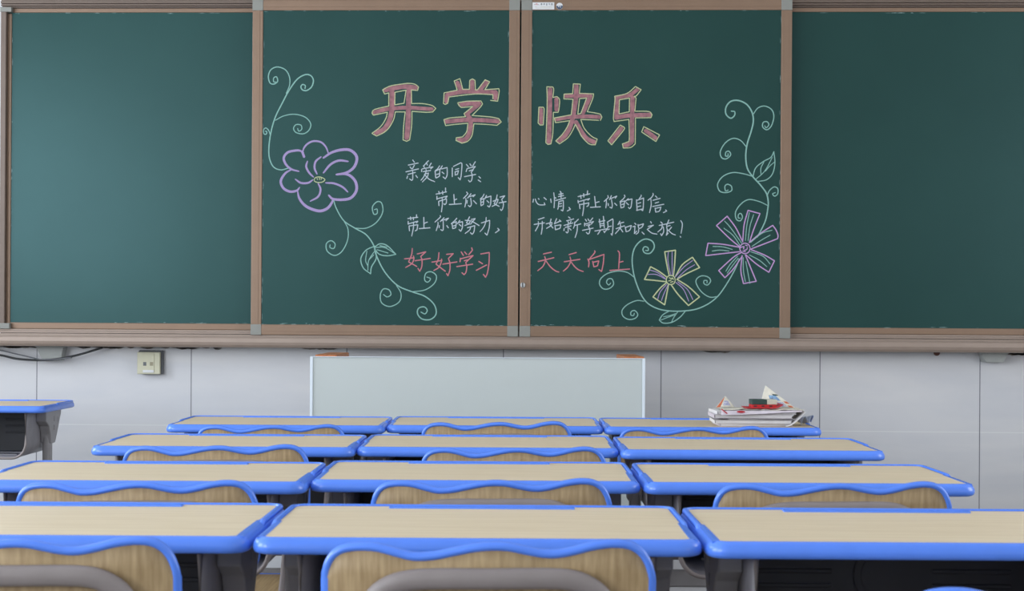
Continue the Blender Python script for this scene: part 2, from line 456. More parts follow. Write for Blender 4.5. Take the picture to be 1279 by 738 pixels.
# ---- the two sliding boards
class Chalk:
    """strokes of chalk traced on a board: points in photo pixels -> thin raised ribbons on the writing plane"""
    def __init__(s, ox, oy, k): s.o = (ox, oy); s.k = k; s.mb = MB(); s.n = 0

    def pts(s, txt):
        out = []
        for st in txt.split(';'):
            v = [float(q) for q in st.replace(',', ' ').split()]
            if v: out.append([(s.o[0] + v[i] / s.k, s.o[1] + v[i + 1] / s.k) for i in range(0, len(v), 2)])
        return out

    def ribbon(s, P, w, taper=.7, lift=.0006):
        """P: photo-pixel points, w: width in photo pixels"""
        W = [on_plane(x, y, Y_CHALK) for x, y in P]; m = len(W); hw = w * PXM / 2
        q = [Vector((p.x, p.z)) for p in W]
        d0 = (q[1] - q[0]).normalized(); d1 = (q[-1] - q[-2]).normalized()
        q = [q[0] - d0 * hw * .7] + q + [q[-1] + d1 * hw * .7]; ws = [.45] + [1] * m + [.45]
        if taper < 1:
            for i in range(len(q)):
                t = i / (len(q) - 1); ws[i] *= 1 - (1 - taper) * abs(2 * t - 1) ** 3
        s.n += 1; y = Y_CHALK - lift - .00003 * (s.n % 9)
        t = bmesh.new(); F = []
        for i, p in enumerate(q):
            a = q[max(i - 1, 0)]; b = q[min(i + 1, len(q) - 1)]; d = (b - a)
            d = d.normalized() if d.length > 1e-9 else Vector((1, 0)); nrm = Vector((-d.y, d.x)) * hw * ws[i]
            l, r = p + nrm, p - nrm
            F.append([t.verts.new((l.x, y, l.y)), t.verts.new((r.x, y, r.y)), t.verts.new((l.x, Y_CHALK, l.y)), t.verts.new((r.x, Y_CHALK, r.y))])
        for A, B in zip(F, F[1:]):
            t.faces.new((A[0], B[0], B[1], A[1])); t.faces.new((A[0], A[2], B[2], B[0])); t.faces.new((A[1], B[1], B[3], A[3]))
        t.faces.new((F[0][0], F[0][1], F[0][3], F[0][2])); t.faces.new((F[-1][0], F[-1][2], F[-1][3], F[-1][1]))
        bmesh.ops.recalc_face_normals(t, faces=t.faces)
        s.mb.add(t, None, False)

    def lines(s, txt, w, curve=True, taper=.75, corner=58, closed=False, lift=.0006):
        for P in s.pts(txt):
            if closed: P = P + [P[0]]
            run = [P[0]]; runs = []
            for i in range(1, len(P)):
                run.append(P[i])
                if i < len(P) - 1:
                    a = Vector(P[i]) - Vector(P[i - 1]); b = Vector(P[i + 1]) - Vector(P[i])
                    if a.length > 0 and b.length > 0 and math.degrees(a.angle(b)) > corner: runs.append(run); run = [P[i]]
            runs.append(run)
            for r in runs:
                if len(r) < 2: continue
                r2 = [tuple(v) for v in smooth_curve(r, 5)] if (curve and len(r) > 2) else r
                s.ribbon(r2, w, taper, lift)
        return s

    def curl(s, txt, w, taper=.8):
        for P in s.pts(txt): s.ribbon([tuple(v) for v in smooth_curve(P, 6)], w, taper)
        return s

    def done(s, name, m, parent, label=None, root=None):
        o = s.mb.build(name, M[m], parent, label=label)
        if root is not None: child_world(o, root)
        return o


def sliding(name_label, pxa, pxb):
    xa, xb = on_plane(pxa, 210, Y_SLIDE).x, on_plane(pxb, 210, Y_SLIDE).x
    z1 = on_plane(480, -.3, Y_SLIDE).z; z0 = ZS0; w = .0398
    root = empty('sliding_chalkboard', ((xa + xb) / 2, Y_SLIDE, z0))
    tag(root, name_label, 'chalkboard', 'sliding green chalkboards')
    yb = Y_SLIDE + .034
    child_world(MB().box(((xa + xb) / 2, (Y_CHALK + yb) / 2, (z0 + z1) / 2), (xb - xa - .06, yb - Y_CHALK, z1 - z0 - .06)).build('writing_surface', M['board'], root), root)
    f = MB(); frame_bars(f, xa, xb, z0, z1, w, Y_SLIDE, yb)
    for zc in (z0 + w * .5, z1 - w * .5):    # shallow ribs along the rails
        f.box(((xa + xb) / 2, Y_SLIDE - .0004, zc + .002), (xb - xa - 2 * w, .0016, w * .42), .0004)
    for xc in (xa + w * .5, xb - w * .5):
        f.box((xc, Y_SLIDE - .0004, (z0 + z1) / 2), (w * .42, .0016, z1 - z0 - 2 * w), .0004)
    fr = child_world(f.build('board_frame', M['frame'], root), root)
    for xc in (xa + w / 2, xb - w / 2):
        for zc in (z0 + w / 2, z1 - w / 2):
            c = MB(); c.box((xc, Y_SLIDE + .0005, zc), (w + .0008, .006, w + .0008), .0012)
            c.build('corner_cap', M['corner'], fr, label='grey plastic corner cap')
    gx0, gx1, gz0, gz1 = xa + w, xb - w, z0 + w, z1 - w
    d = dust('chalk_dust', [(gx0, gx1, gz0, gz0 + .005), (gx0, gx1, gz0, gz0 + .002), (gx0, gx1, gz1 - .004, gz1), (gx0, gx0 + .004, gz0, gz1), (gx1 - .004, gx1, gz0, gz1)], Y_CHALK - .0006, root, int(pxa), 16)
    child_world(d, root)
    return root, xa, xb, z0, z1


left, lxa, lxb, lz0, lz1 = sliding('sliding chalkboard with purple round-petal flower and pink heading 开学', 314.3, 648.2)
right, rxa, rxb, rz0, rz1 = sliding('sliding chalkboard with white label, pink heading 快乐 and two spiky flowers', 650.2, 988.3)

# ---- pink headings with pale yellow outlines
def heading(root, ox, oy, fills, outlines, label):
    k = 6.7316
    c = Chalk(ox, oy, k)
    for w, txt in fills: c.lines(txt, w / k, taper=.98, corner=50)
    f = c.done('heading_character', 'chalk_fill', root, label, root)
    o = Chalk(ox, oy, k)
    o.n = 3; o.lines(outlines, 1.05, taper=.95, corner=42, lift=.0012)
    o.done('outline', 'chalk_yellow', f, 'pale yellow chalk outline')


heading(left, 450, 90,
        [(38, '205,152 300,132 380,122 470,132'), (42, '266,160 268,260 262,340 240,420 195,485 128,512'), (42, '410,125 405,300 400,450 390,556'), (32, '112,340 240,310 400,300 605,312')],
        '205,185 188,150 250,118 340,102 410,95 460,103 490,125 482,155 430,150 432,265 520,265 600,280 635,305 610,335 550,338 435,330 432,450 415,570 390,582 360,570 365,450 378,335 295,335 280,400 240,470 195,510 137,538 98,515 170,460 215,390 228,338 110,362 98,345 120,315 240,285 240,175 205,185;292,170 385,152 368,262 290,275 292,170',
        'large pink chalk character 开')
heading(left, 450, 90,
        [(36, '815,88 843,145'), (36, '942,78 940,140'), (36, '1064,82 1012,140'), (36, '725,250 730,190 840,168 960,162 1110,170 1140,168 1135,225'),
         (36, '838,277 920,264 1003,266 895,350 925,392'), (38, '925,385 928,450 910,530 870,572 825,570'), (36, '717,417 900,402 1080,408 1160,414')],
        '700,265 705,175 800,155 815,150 790,75 838,55 862,145 917,145 920,70 942,58 965,70 968,150 985,150 1050,65 1088,82 1048,148 1165,140 1168,165 1155,245 1095,238;1115,225 1115,190 960,185 760,208 745,215 735,262 715,272 700,265;'
        '818,258 900,245 1015,243 1028,268 1005,300 940,365 1100,378 1165,392 1185,420 1150,448 1060,440 955,435 940,530 905,580 855,598 805,575 808,552 860,545 895,500 905,430 800,440 718,450 703,400 760,385 885,375 872,350 945,290 850,298 830,280 818,258',
        'large pink chalk character 学')
heading(right, 660, 95,
        [(32, '106,278 106,396'), (38, '183,108 178,340 172,558'), (34, '235,192 236,285'), (38, '402,78 400,180 375,340 345,440 300,510 250,548'), (30, '308,170 420,166 525,166'),
         (34, '522,168 490,240 458,312'), (32, '228,365 350,345 500,340 598,345'), (38, '398,385 440,460 490,525 555,556')],
        '88,262 125,262 132,285 125,410 100,412 82,395 88,262;155,90 205,92 213,115 205,180 240,172 262,200 258,270 250,305 210,305 205,480 190,570 165,575 147,560 155,330 158,200 155,90;'
        '378,65 437,68 428,145 548,150 540,190 495,300 560,310 605,320 618,345 605,372;590,372 520,368 440,365 470,440 530,505 578,530 562,578 510,570 450,510 420,450 395,405 370,460 330,520 262,570 230,545 285,490 325,430 348,375 228,392 218,352 350,328 360,325 375,195 298,192 300,152 372,148 378,65;430,190 490,185 440,315 415,320 430,190',
        'large pink chalk character 快')
heading(right, 660, 95,
        [(32, '748,180 850,160 922,108'), (36, '742,185 740,345'), (36, '735,350 840,332 1025,326'), (36, '875,178 872,400 870,555 832,578 806,582'), (34, '783,438 692,553'), (34, '984,458 1072,522')],
        '725,170 830,145 900,88 948,115 908,165 890,170 905,185 895,295 1010,298 1040,325 1030,350 900,352 898,570 860,600 798,605 790,570 830,555 848,530 845,365 720,382 715,340 728,200 725,170;'
        '765,200 850,185 848,300 762,318 765,200;772,412 805,430 800,455 700,578 668,545 772,412;970,425 1103,495 1072,550 952,470 970,425',
        'large pink chalk character 乐')

# ---- handwriting
def writing(root, ox, oy, k, rows, w, m, colour):
    for ch, txt in rows:
        c = Chalk(ox, oy, k); c.lines(txt, w, corner=50)
        c.done('chalk_character', m, root, colour + ' chalk character ' + ch, root)


WW = 1.2
writing(left, 500, 195, 11.627, [
    ('亲', '180,55 205,90;115,130 260,100;140,155 165,185;205,130 175,185;80,228 265,185;110,265 220,235;180,215 180,330 165,352 135,330;105,290 95,325;225,280 250,312'),
    ('爱', '410,65 340,140;375,95 395,130;450,100 420,150;335,140 350,165;310,190 310,225;320,185 475,155 440,185;330,225 440,208;372,190 375,225 340,300 300,350;350,262 410,245 390,300 320,375;350,265 420,335 500,370'),
    ('的', '570,140 545,180 505,215;505,215 515,315;515,215 575,185 570,290 520,318;525,265 570,255;610,140 580,190;600,185 680,165 680,270 655,330 620,300;605,230 635,255'),
    ('同', '755,170 755,300;770,150 880,95 895,120 885,270 870,345 840,310;800,195 850,180;795,225 800,275;795,230 845,210 830,265 795,275'),
    ('学', '960,120 990,155;1010,110 1030,140;1090,80 1050,145;970,180 955,225;970,180 1090,150 1060,185;1000,215 1060,195 1030,235;930,298 1095,265;1030,235 1045,280 1035,350 1010,375 990,350'),
    ('colon', '1140,295 1165,320;1130,345 1168,372')], WW, 'chalk_white', 'white')
writing(left, 535, 232, 11.627, [
    ('带', '110,122 265,88;150,80 165,120;205,75 210,125;250,30 250,85;125,150 125,200;125,190 275,150 250,180;150,225 155,290;150,225 265,190 260,250 240,275 225,260;200,170 205,260 190,380'),
    ('上', '370,125 380,265;375,210 415,190;305,272 480,260'),
    ('你', '555,90 575,115 510,185;545,180 545,230 530,310;620,115 570,180;590,160 680,130 650,160;615,180 625,270 605,305 580,285;565,210 560,255;655,215 700,262'),
    ('的', '810,120 790,160 755,190;760,190 765,290;760,200 805,185 800,270 765,290;770,240 800,230;845,140 820,190;840,170 910,150 905,260 885,310 860,290;850,215 880,245'),
    ('好', '1000,130 985,200 955,260 1030,300;940,225 1010,195;1015,200 985,265 925,300;1040,165 1110,145 1065,200;1025,250 1130,230;1065,200 1090,260 1080,330 1060,360 1045,340')], WW, 'chalk_white', 'white')
writing(left, 500, 262, 9.136, [
    ('带', '85,100 200,85;115,80 120,115;150,85 150,115;185,55 185,90;90,130 90,165;92,160 200,130 185,150;100,185 105,240;100,185 200,170 190,230 170,240;150,140 150,200 130,300'),
    ('上', '268,85 270,210;270,155 310,140;215,215 340,205'),
    ('你', '455,65 455,85 395,140;430,140 430,170 410,238;500,90 455,135;470,125 550,95 520,125;490,130 490,220 480,238 460,225;445,180 443,205;530,180 548,205'),
    ('的', '645,95 620,125 580,160;590,150 598,215;600,150 640,135 632,205 600,215;605,185 632,178;680,120 650,160;670,145 710,135 708,200 690,245 670,225;670,165 695,185'),
    ('努', '790,80 755,150 790,165;740,120 800,125;800,125 780,160 735,180;810,110 855,100 800,165;810,125 900,180;765,205 850,180 840,250 820,280 800,260;805,190 790,230 740,270'),
    ('力', '925,150 1020,120 1015,200 990,290 965,265;980,85 975,140 950,200 910,250'),
    ('comma', '1110,210 1130,230 1085,262')], WW, 'chalk_white', 'white')
writing(right, 660, 235, 14.21, [
    ('心', '90,195 80,250;120,190 150,260 200,295 295,295 280,260;175,180 190,200;275,165 320,205'),
    ('情', '395,190 405,255;450,80 462,200 455,350;475,165 490,180;540,110 615,95;560,55 578,80 580,175;530,150 625,130;480,220 660,170;540,235 530,340 520,375;540,240 620,215 620,340 610,405 580,385;545,280 590,270;545,325 595,315'),
    ('comma', '720,340 745,375 690,405'),
    ('带', '880,150 1090,100;925,125 935,185;980,95 985,160;1050,45 1045,120;880,215 885,265;890,240 1085,185 1055,215;905,280 915,365;905,295 1075,260 1060,310 1035,325;985,230 980,350 960,490'),
    ('上', '1175,145 1195,330;1200,255 1255,240;1100,340 1279,330')], WW, 'chalk_white', 'white')
writing(right, 750, 235, 14.21, [
    ('你', '130,130 140,165 65,235;105,215 105,270 95,350;195,130 160,205;170,190 290,140 260,180;195,200 210,300 200,355 165,335;135,270 140,310;250,265 290,305'),
    ('的', '425,120 435,150 400,195 345,240;350,235 365,350;360,245 430,225 415,335 365,350;375,290 415,280;495,185 440,235;480,210 560,190 545,320 520,365 495,340;455,255 500,295'),
    ('自', '720,120 720,145 685,190;640,205 650,390;650,215 765,175 760,320 750,400 725,380;665,270 715,255;660,330 715,315;640,395 740,370'),
    ('信', '930,90 935,120 900,170 840,215;895,195 900,300 870,435;975,135 1005,170;930,215 1060,180;970,265 1035,245;925,325 1125,285;970,350 980,420;970,360 1075,335 1045,405 980,425'),
    ('comma', '1155,385 1175,405 1115,435')], WW, 'chalk_white', 'white')
writing(right, 660, 268, 12.18, [
    ('开', '150,75 240,45;85,150 245,125;150,105 150,165 105,250;210,100 210,200 195,300'),
    ('始', '345,65 325,150 375,205;270,140 350,120;360,120 345,165 275,210;430,60 395,140 490,95;470,80 495,105;405,165 410,230;400,170 495,155 480,210 410,230'),
    ('新', '610,35 635,55;580,95 690,65;600,105 615,130;650,95 635,125;540,165 680,125;560,195 650,170;600,140 605,250 590,280 570,260;545,210 540,245;620,205 650,235;760,70 710,120;705,110 700,165 685,210;705,165 800,140;745,155 740,250 710,350'),
    ('学', '865,70 885,100;905,65 925,95;980,50 935,105;855,125 855,175;860,145 990,105 955,145;880,165 940,150 910,185;820,240 985,205;910,180 935,220 925,280 905,295 880,270'),
    ('期', '1080,70 1095,200;1140,25 1155,200;1070,110 1165,90;1100,140 1145,135;1100,170 1145,165;1010,250 1200,215;1095,240 1055,300;1145,250 1160,275;1197,115 1282,65 1287,100 1282,250 1272,315 1257,290;1207,120 1207,200 1157,270;1212,185 1262,175;1207,230 1232,220')], WW, 'chalk_white', 'white')
writing(right, 755, 268, 12.18, [
    ('知', '235,100 205,155;220,135 295,115;175,215 305,170;240,140 240,200 165,290;235,200 280,265;315,185 330,260;320,195 410,165 385,235 330,262'),
    ('识', '460,130 480,150;430,185 465,175 455,290 490,250;510,150 520,205;510,165 595,140 570,190 525,215;520,220 515,270 480,298;570,265 605,300'),
    ('之', '700,105 715,130;665,180 745,160 650,225 720,280 800,297'),
    ('旅', '855,110 880,135;830,165 950,140;880,145 870,210 810,265;895,185 900,260 870,320 855,290;980,80 945,165;960,135 1055,115;945,180 1000,165;945,180 955,250 940,315 970,280;960,230 1030,290 1080,310;1020,190 985,235'),
    ('exclamation mark', '1160,90 1185,150 1165,285;1150,330 1160,345')], WW, 'chalk_white', 'white')
WR = 1.4
writing(left, 500, 305, 10.658, [
    ('好', '160,55 150,140 110,235 220,295;55,195 185,180;175,155 180,200 150,260 70,310;225,130 340,100 270,165;195,220 400,188;275,165 290,220 285,300 260,360 235,320'),
    ('好', '515,110 505,200 475,265 600,360;420,238 555,215;550,195 545,240 510,310 445,350;615,135 705,125 640,190;565,265 755,235;640,190 660,250 660,340 635,420 615,390'),
    ('学', '810,100 840,150;855,100 885,135;950,45 960,80 910,140;800,185 795,235;800,195 970,150 910,205;850,220 910,205 870,245;750,298 965,265;870,245 885,290 875,370 850,405 820,378'),
    ('习', '1070,130 1185,110 1180,250 1160,380 1135,440 1105,400;1045,228 1095,260;1010,348 1150,275')], WR, 'chalk_pink', 'pink')
writing(right, 665, 305, 9.838, [
    ('天', '135,120 235,97;70,212 265,165;150,150 160,195 130,270 65,325;160,195 220,275 280,325 325,342'),
    ('天', '450,128 540,102;390,215 585,185;462,155 470,210 435,280 380,330;470,210 520,275 570,315 625,335'),
    ('向', '765,80 765,105 700,180;680,180 695,220 690,280;690,190 880,125 870,240 850,335 815,310;740,210 755,275;750,220 815,205 800,265 755,278'),
    ('上', '1050,80 1070,120 1060,300;1075,220 1115,210;950,322 1195,305')], WR, 'chalk_pink', 'pink')

# ---- drawings, board on the left
k = 4.925; WV = 1.5
c = Chalk(320, 70, k)
c.curl('195,690 150,700 105,680 80,620 80,540 95,450 120,370 160,290 200,215 250,145 300,115 335,120 352,150 340,190 310,212 285,208 275,190 285,175 302,182 300,200', WV)
c.curl('185,230 205,180 205,130 180,85 130,67 90,85 75,125 85,165 110,172 132,155 125,128 108,135 108,158 122,160', 1.3)
c.curl('118,395 170,368 235,358 300,375 335,415 325,455 290,478 245,470 230,445 245,422 275,425 280,450 262,462 255,445', 1.2)
c.curl('88,490 78,460 60,442 45,455 48,478 62,480 65,465 56,462', 1.2)
c.done('chalk_vine', 'chalk_teal', left, 'pale green chalk vine above the purple flower', left)
k = 6.708
c = Chalk(340, 165, k)
c.curl('255,165 268,130 300,95 350,75 410,85 450,125 470,175', 2.3, .5); c.curl('250,160 268,208', 3.0)
c.curl('260,170 230,155 190,155 130,170 97,215 115,270 160,310 222,328', 2.9, .5); c.curl('165,312 110,345 72,410 95,470 150,498 205,490 228,465', 3.1, .35)
c.curl('212,490 230,560 290,625 390,660 460,640 500,590 508,560', 3.5, .25); c.curl('475,530 510,560 590,566 660,550 705,490 700,420 660,370 610,350 545,355', 3.4, .6)
c.curl('430,215 500,170 580,148 650,150 700,190 708,240 680,300 620,340 540,355', 3.5, .6)
pf = c.done('chalk_flower', 'chalk_purple', left, 'purple chalk flower with rounded petals', left)
c = Chalk(340, 165, k)
c.curl('295,245 285,290 310,340 345,375', 2.5, .4); c.curl('408,208 365,245 355,300 375,350', 2.5, .5); c.curl('430,340 490,270 560,238 635,245', 2.8, .5)
c.curl('450,425 520,430 590,460 632,500', 2.5, .5); c.curl('385,430 405,480 385,540 320,578', 2.5, .4); c.curl('195,395 240,425 300,425 340,400', 2.5, .35)
c.done('petal_lines', 'chalk_purple', pf)
c = Chalk(340, 165, k); c.n = 4
c.curl('350,400 365,380 400,376 435,390 440,403 420,418 390,422 360,415 350,400', 1.1); c.lines('375,385 380,398;395,383 397,398;412,383 410,398', .9)
c.done('flower_centre', 'chalk_yellow', pf, 'pale yellow oval flower centre')
k = 4.344
c = Chalk(395, 240, k)
c.curl('92,35 110,90 150,155 210,195 270,230 310,285 325,340 370,430 440,505 520,540 590,565 640,610 650,660 620,690 575,688 550,660 555,630 585,622 602,640 590,660 568,650', WV)
c.curl('210,195 270,195 325,165 360,110 355,60 330,52 305,80 312,118 330,115 330,92 315,95;150,155 172,200 170,260 140,320 100,343 60,320 55,280 80,263 102,280 95,305 75,300 75,285;'
       '435,505 460,550 450,595 400,620 355,600 348,555 365,525 395,530 405,555 385,568 365,555;520,540 590,530 640,495 652,455 625,432 595,440 588,475 605,488 620,470 600,460', 1.25)
c.done('chalk_vine', 'chalk_teal', left, 'pale green chalk vine hanging below the purple flower', left)
for txt, vein, lb in (('315,300 345,280 385,290 432,337 385,345 340,335 315,300', '320,300 370,300 425,332;330,312 390,330;345,290 385,298', 'pale green chalk leaf pointing right'),
                      ('318,292 270,315 242,360 255,410 295,443 300,405 325,360 322,310', '320,315 285,370 280,425;275,320 268,370 280,400;312,340 285,368', 'pale green chalk leaf pointing down')):
    c = Chalk(395, 240, k); c.n = 5; c.lines(txt, 1.3, corner=60)
    lf = c.done('chalk_leaf', 'chalk_teal', left, lb, left)
    c = Chalk(395, 240, k); c.n = 2; c.curl(vein, 1.0); c.done('leaf_veins', 'chalk_teal', lf)

# ---- drawings, board on the right
k = 6.153
c = Chalk(740, 290, k)
c.curl('408,140 428,140 425,118 400,112 388,135 405,160 445,160 475,115 460,70 410,52 360,75 320,130 305,210 315,310 340,400 380,490 430,550 510,590 600,605 700,605 800,590 890,550 960,495 1010,430 1060,350 1105,265 1128,205', WV)
c.curl('320,345 270,310 200,298 120,315 65,355 55,400 85,435 130,432 162,400 150,360 120,360 108,385 125,405 140,390;395,530 340,525 270,555 228,600 235,645 280,670 330,660 348,630 325,602 298,610 295,635 315,640 322,622;'
       '960,495 900,498 840,460 800,400 800,360 840,335 890,345 908,375 885,405 858,395 858,372 880,372 880,390', 1.25)
c.done('chalk_vine', 'chalk_teal', right, 'pale green chalk vine curving under both spiky flowers', right)
c = Chalk(740, 290, k); c.n = 5; c.lines('590,605 540,635 513,675 545,698 610,692 670,655 715,605', 1.3)
lf = c.done('chalk_leaf', 'chalk_teal', right, 'pale green chalk leaf at the bottom edge', right)
c = Chalk(740, 290, k); c.n = 2; c.curl('660,605 625,655 608,690;525,675 590,650 635,635;545,650 595,640 640,625', 1.0); c.done('leaf_veins', 'chalk_teal', lf)
c = Chalk(740, 290, k)
for txt in ('590,335 570,240 555,150;555,150 638,138;638,138 632,240 622,332', '640,335 690,250 768,192;768,192 823,272;823,272 720,320 648,362', '650,362 740,420 823,497;823,497 738,563;738,563 660,480 605,405',
            '585,400 570,480 555,558;555,558 465,497;465,497 520,430 568,388', '572,345 510,300 447,265;447,265 400,363;400,363 480,370 565,380'):
    c.lines(txt, 1.5, corner=60, taper=.9)
yf = c.done('chalk_flower', 'chalk_yellow', right, 'pale yellow chalk flower with five square petals', right)
c = Chalk(740, 290, k); c.n = 4
c.curl('583,150 580,220 600,325;612,148 612,240 614,330;635,345 700,270 770,217;655,350 720,290 785,250;640,385 700,440 740,530;655,380 730,440 772,518;570,400 520,460 500,520;580,405 550,470 530,525;560,355 500,310 440,290;565,362 490,325 415,325', 1.0)
c.done('petal_lines', 'chalk_purple', yf, 'lilac chalk lines inside the petals')
c = Chalk(740, 290, k); c.n = 6
c.curl('637,367 627,392 602,402 577,392 567,367 577,342 602,332 627,342 637,367', 1.3); c.lines('590,350 610,358;585,375 605,368;600,385 620,378;612,350 622,362', 1.2)
c.done('flower_centre', 'chalk_yellow', yf)
k = 6.145
c = Chalk(870, 250, k)
for txt in ('355,310 365,190 395,78;395,78 487,103;487,103 440,220 405,325', '405,325 490,255 585,193;585,193 612,232 625,270 622,295;622,295 520,335 415,375', '420,380 520,420 598,465;598,465 555,553;555,553 460,490 380,420',
            '375,420 420,530 458,622;458,622 360,640;360,640 340,540 350,425', '345,400 280,440 170,540;170,540 218,595;218,595 280,530 350,430', '330,395 200,410 70,425;70,425 88,330;88,330 200,338 335,362',
            '340,365 250,290 153,195;153,195 235,123;235,123 300,210 355,320'):
    c.lines(txt, 1.4, corner=60, taper=.9)
mf = c.done('chalk_flower', 'chalk_mauve', right, 'mauve chalk flower with seven square petals', right)
c = Chalk(870, 250, k); c.n = 4
c.curl('375,310 385,200 405,95;395,310 410,200 438,110;415,325 500,255 580,230;425,355 500,305 565,268;415,395 510,430 565,490;405,420 480,460 540,510;358,440 360,540 375,625;378,470 395,560 410,640;'
       '315,430 260,490 225,545;320,445 270,510 235,560;125,355 200,358 275,378;120,390 180,383 250,390;215,160 260,210 350,335;210,215 280,270 335,350', 1.0)
c.done('petal_lines', 'chalk_teal', mf, 'pale green chalk lines inside the petals')
c = Chalk(870, 250, k); c.n = 6
c.curl('412,370 400,398 372,410 344,398 332,370 344,342 372,330 400,342 412,370', 1.3); c.lines('345,360 365,355 360,375;375,345 390,350;365,385 385,378 390,362;355,390 375,395', 1.2)
c.done('flower_centre', 'chalk_mauve', mf)
k = 5.274
c = Chalk(885, 115, k)
c.curl('150,125 172,130 170,155 145,172 115,145 115,100 145,62 195,55 250,80 285,130 295,190 280,260 255,340 245,420 255,500 290,555 340,610 380,665 393,720 390,770 375,845 340,920 320,955', 1.7)
c.curl('295,145 325,105 370,92 415,115 430,160 415,220 385,248 357,230 360,200 385,195 397,215 380,235 370,222;248,360 210,318 160,305 110,335 78,390 85,430 115,440 145,415 135,390 115,395 112,420 128,420 128,405;'
       '290,555 230,538 160,530 95,555 60,605 72,650 110,662 150,650 150,620 125,607 108,620 112,650 130,645;385,685 400,650 430,625 455,635 455,670 435,685 422,670 440,662', 1.3)
c.done('chalk_vine', 'chalk_teal', right, 'tall pale green chalk vine above the mauve flower', right)
c = Chalk(870, 250, 6.145); c.curl('545,40 480,10 400,-5 340,30 300,90 305,145 335,158 352,130 340,102 322,110 320,135 335,138', 1.25)
c.done('chalk_vine', 'chalk_teal', right, 'pale green chalk curl beside the mauve flower', right)
c = Chalk(885, 115, k); c.n = 5; c.lines('292,560 310,500 360,458 410,430 430,392 437,470 420,540 380,578 325,588', 1.2, corner=60)
lf = c.done('chalk_leaf', 'chalk_teal', right, 'pale green chalk leaf on the tall vine', right)
c = Chalk(885, 115, k); c.n = 2; c.curl('310,575 370,520 420,430;365,460 345,500 345,540;435,460 400,490 375,520', 1.0); c.done('leaf_veins', 'chalk_teal', lf)

# ---- lock, printed label and round badge on the right-hand board's frame
p = on_plane(653, 356, Y_SLIDE)
lk = MB(); lk.cyl((p.x, Y_SLIDE - .004, p.z), .0095, .010, 'Y', 24, .001)
lk = child_world(lk.build('lock', M['chrome'], right, label='round chrome cylinder lock'), right)
kh = MB(); kh.box((p.x, Y_SLIDE - .0092, p.z), (.004, .001, .018)); kh.build('keyway', M['black'], lk)
a, b = on_plane(665.2, 3.0, Y_SLIDE), on_plane(692.3, 11.9, Y_SLIDE)
st = MB(); st.box(((a.x + b.x) / 2, Y_SLIDE - .0014, (a.z + b.z) / 2), (b.x - a.x, .0010, a.z - b.z), .0002)
st = child_world(st.build('label_sticker', M['white_vinyl'], right, label='small white printed label'), right)


def ink(name, m, strokes, w, parent, lift):
    """printed strokes in photo pixels on the label"""
    mb = MB()
    for x0, y0, x1, y1 in strokes:
        q0, q1 = on_plane(x0, y0, Y_SLIDE), on_plane(x1, y1, Y_SLIDE)
        d = q1 - q0; L = max(d.length, 1e-4); ang = math.atan2(d.z, d.x)
        mb.box((0, 0, 0), (L, .0003, w * PXM), 0, 1, Matrix.Translation(((q0.x + q1.x) / 2, Y_SLIDE - lift, (q0.z + q1.z) / 2)) @ Matrix.Rotation(-ang, 4, 'Y'))
    return mb.build(name, M[m], parent)


gl = []
for i, g in enumerate(['0,0 2,0;1,-.3 1,2.6;0,1 2,1;.3,2 .3,1.3;1.7,2 1.7,1.3', '0,0 2,0;2,0 1,1;1,1 1,2.4;0,1.2 2,1.2', '0,.4 2,.4;1,-.3 1,2.5;.2,1.3 1.8,1.3;.3,2.4 1.8,2.4', '.3,0 1.6,0;.1,.9 1.7,.9;1.7,.9 1.9,2.3', '0,.6 .9,.6;.5,-.3 .5,2.6;1.1,0 2.1,0;1.1,0 1.1,2.4;1.4,1 2,2.4']):
    for s in g.split(';'):
        q = [float(v) for v in s.replace(',', ' ').split()]
        x0 = 675.3 + i * 3.25
        gl.append((x0 + q[0], 4.5 + q[1] * .85, x0 + q[2], 4.5 + q[3] * .85))
ink('printed_text', 'grey_ink', gl + [(667, 5.9, 669.3, 5.9), (671, 5.9, 673.2, 5.9)], .42, st, .0020)
ink('fine_print', 'eraser_cream', [(668, 8.6, 671, 8.6), (675, 8.6, 689.5, 8.6), (669, 10.2, 690, 10.2)], .4, st, .0020)
ink('logo', 'red_ink', [(669, 5.4, 670.2, 4.3), (670.2, 4.3, 671.4, 5.4), (668.6, 5.9, 672, 5.9)], .5, st, .0021)
p = on_plane(698.9, 7.7, Y_SLIDE); r = 4.1 * PXM
bd = MB(); bd.cyl((p.x, Y_SLIDE - .0012, p.z), r, .0012, 'Y', 32)
bd = child_world(bd.build('round_badge', M['white_vinyl'], right, label='round white and navy sticker'), right)
hs = [(p.x + r * .96 * math.cos(t), p.z + r * .96 * math.sin(t)) for t in [math.radians(v) for v in range(178, 375, 8)]]
mb = MB(); mb.prism([(x, -z) for x, z in hs], .0003, Matrix(((1, 0, 0, 0), (0, 0, -1, Y_SLIDE - .0019), (0, -1, 0, 0), (0, 0, 0, 1))))
mb.build('badge_print', M['navy'], bd)
mb = MB(); mb.box((p.x - r * .25, Y_SLIDE - .0024, p.z - r * .1), (r * .3, .0003, r * .5)); mb.box((p.x + r * .3, Y_SLIDE - .0024, p.z - r * .2), (r * .2, .0003, r * .5)); mb.build('badge_figures', M['white_vinyl'], bd)

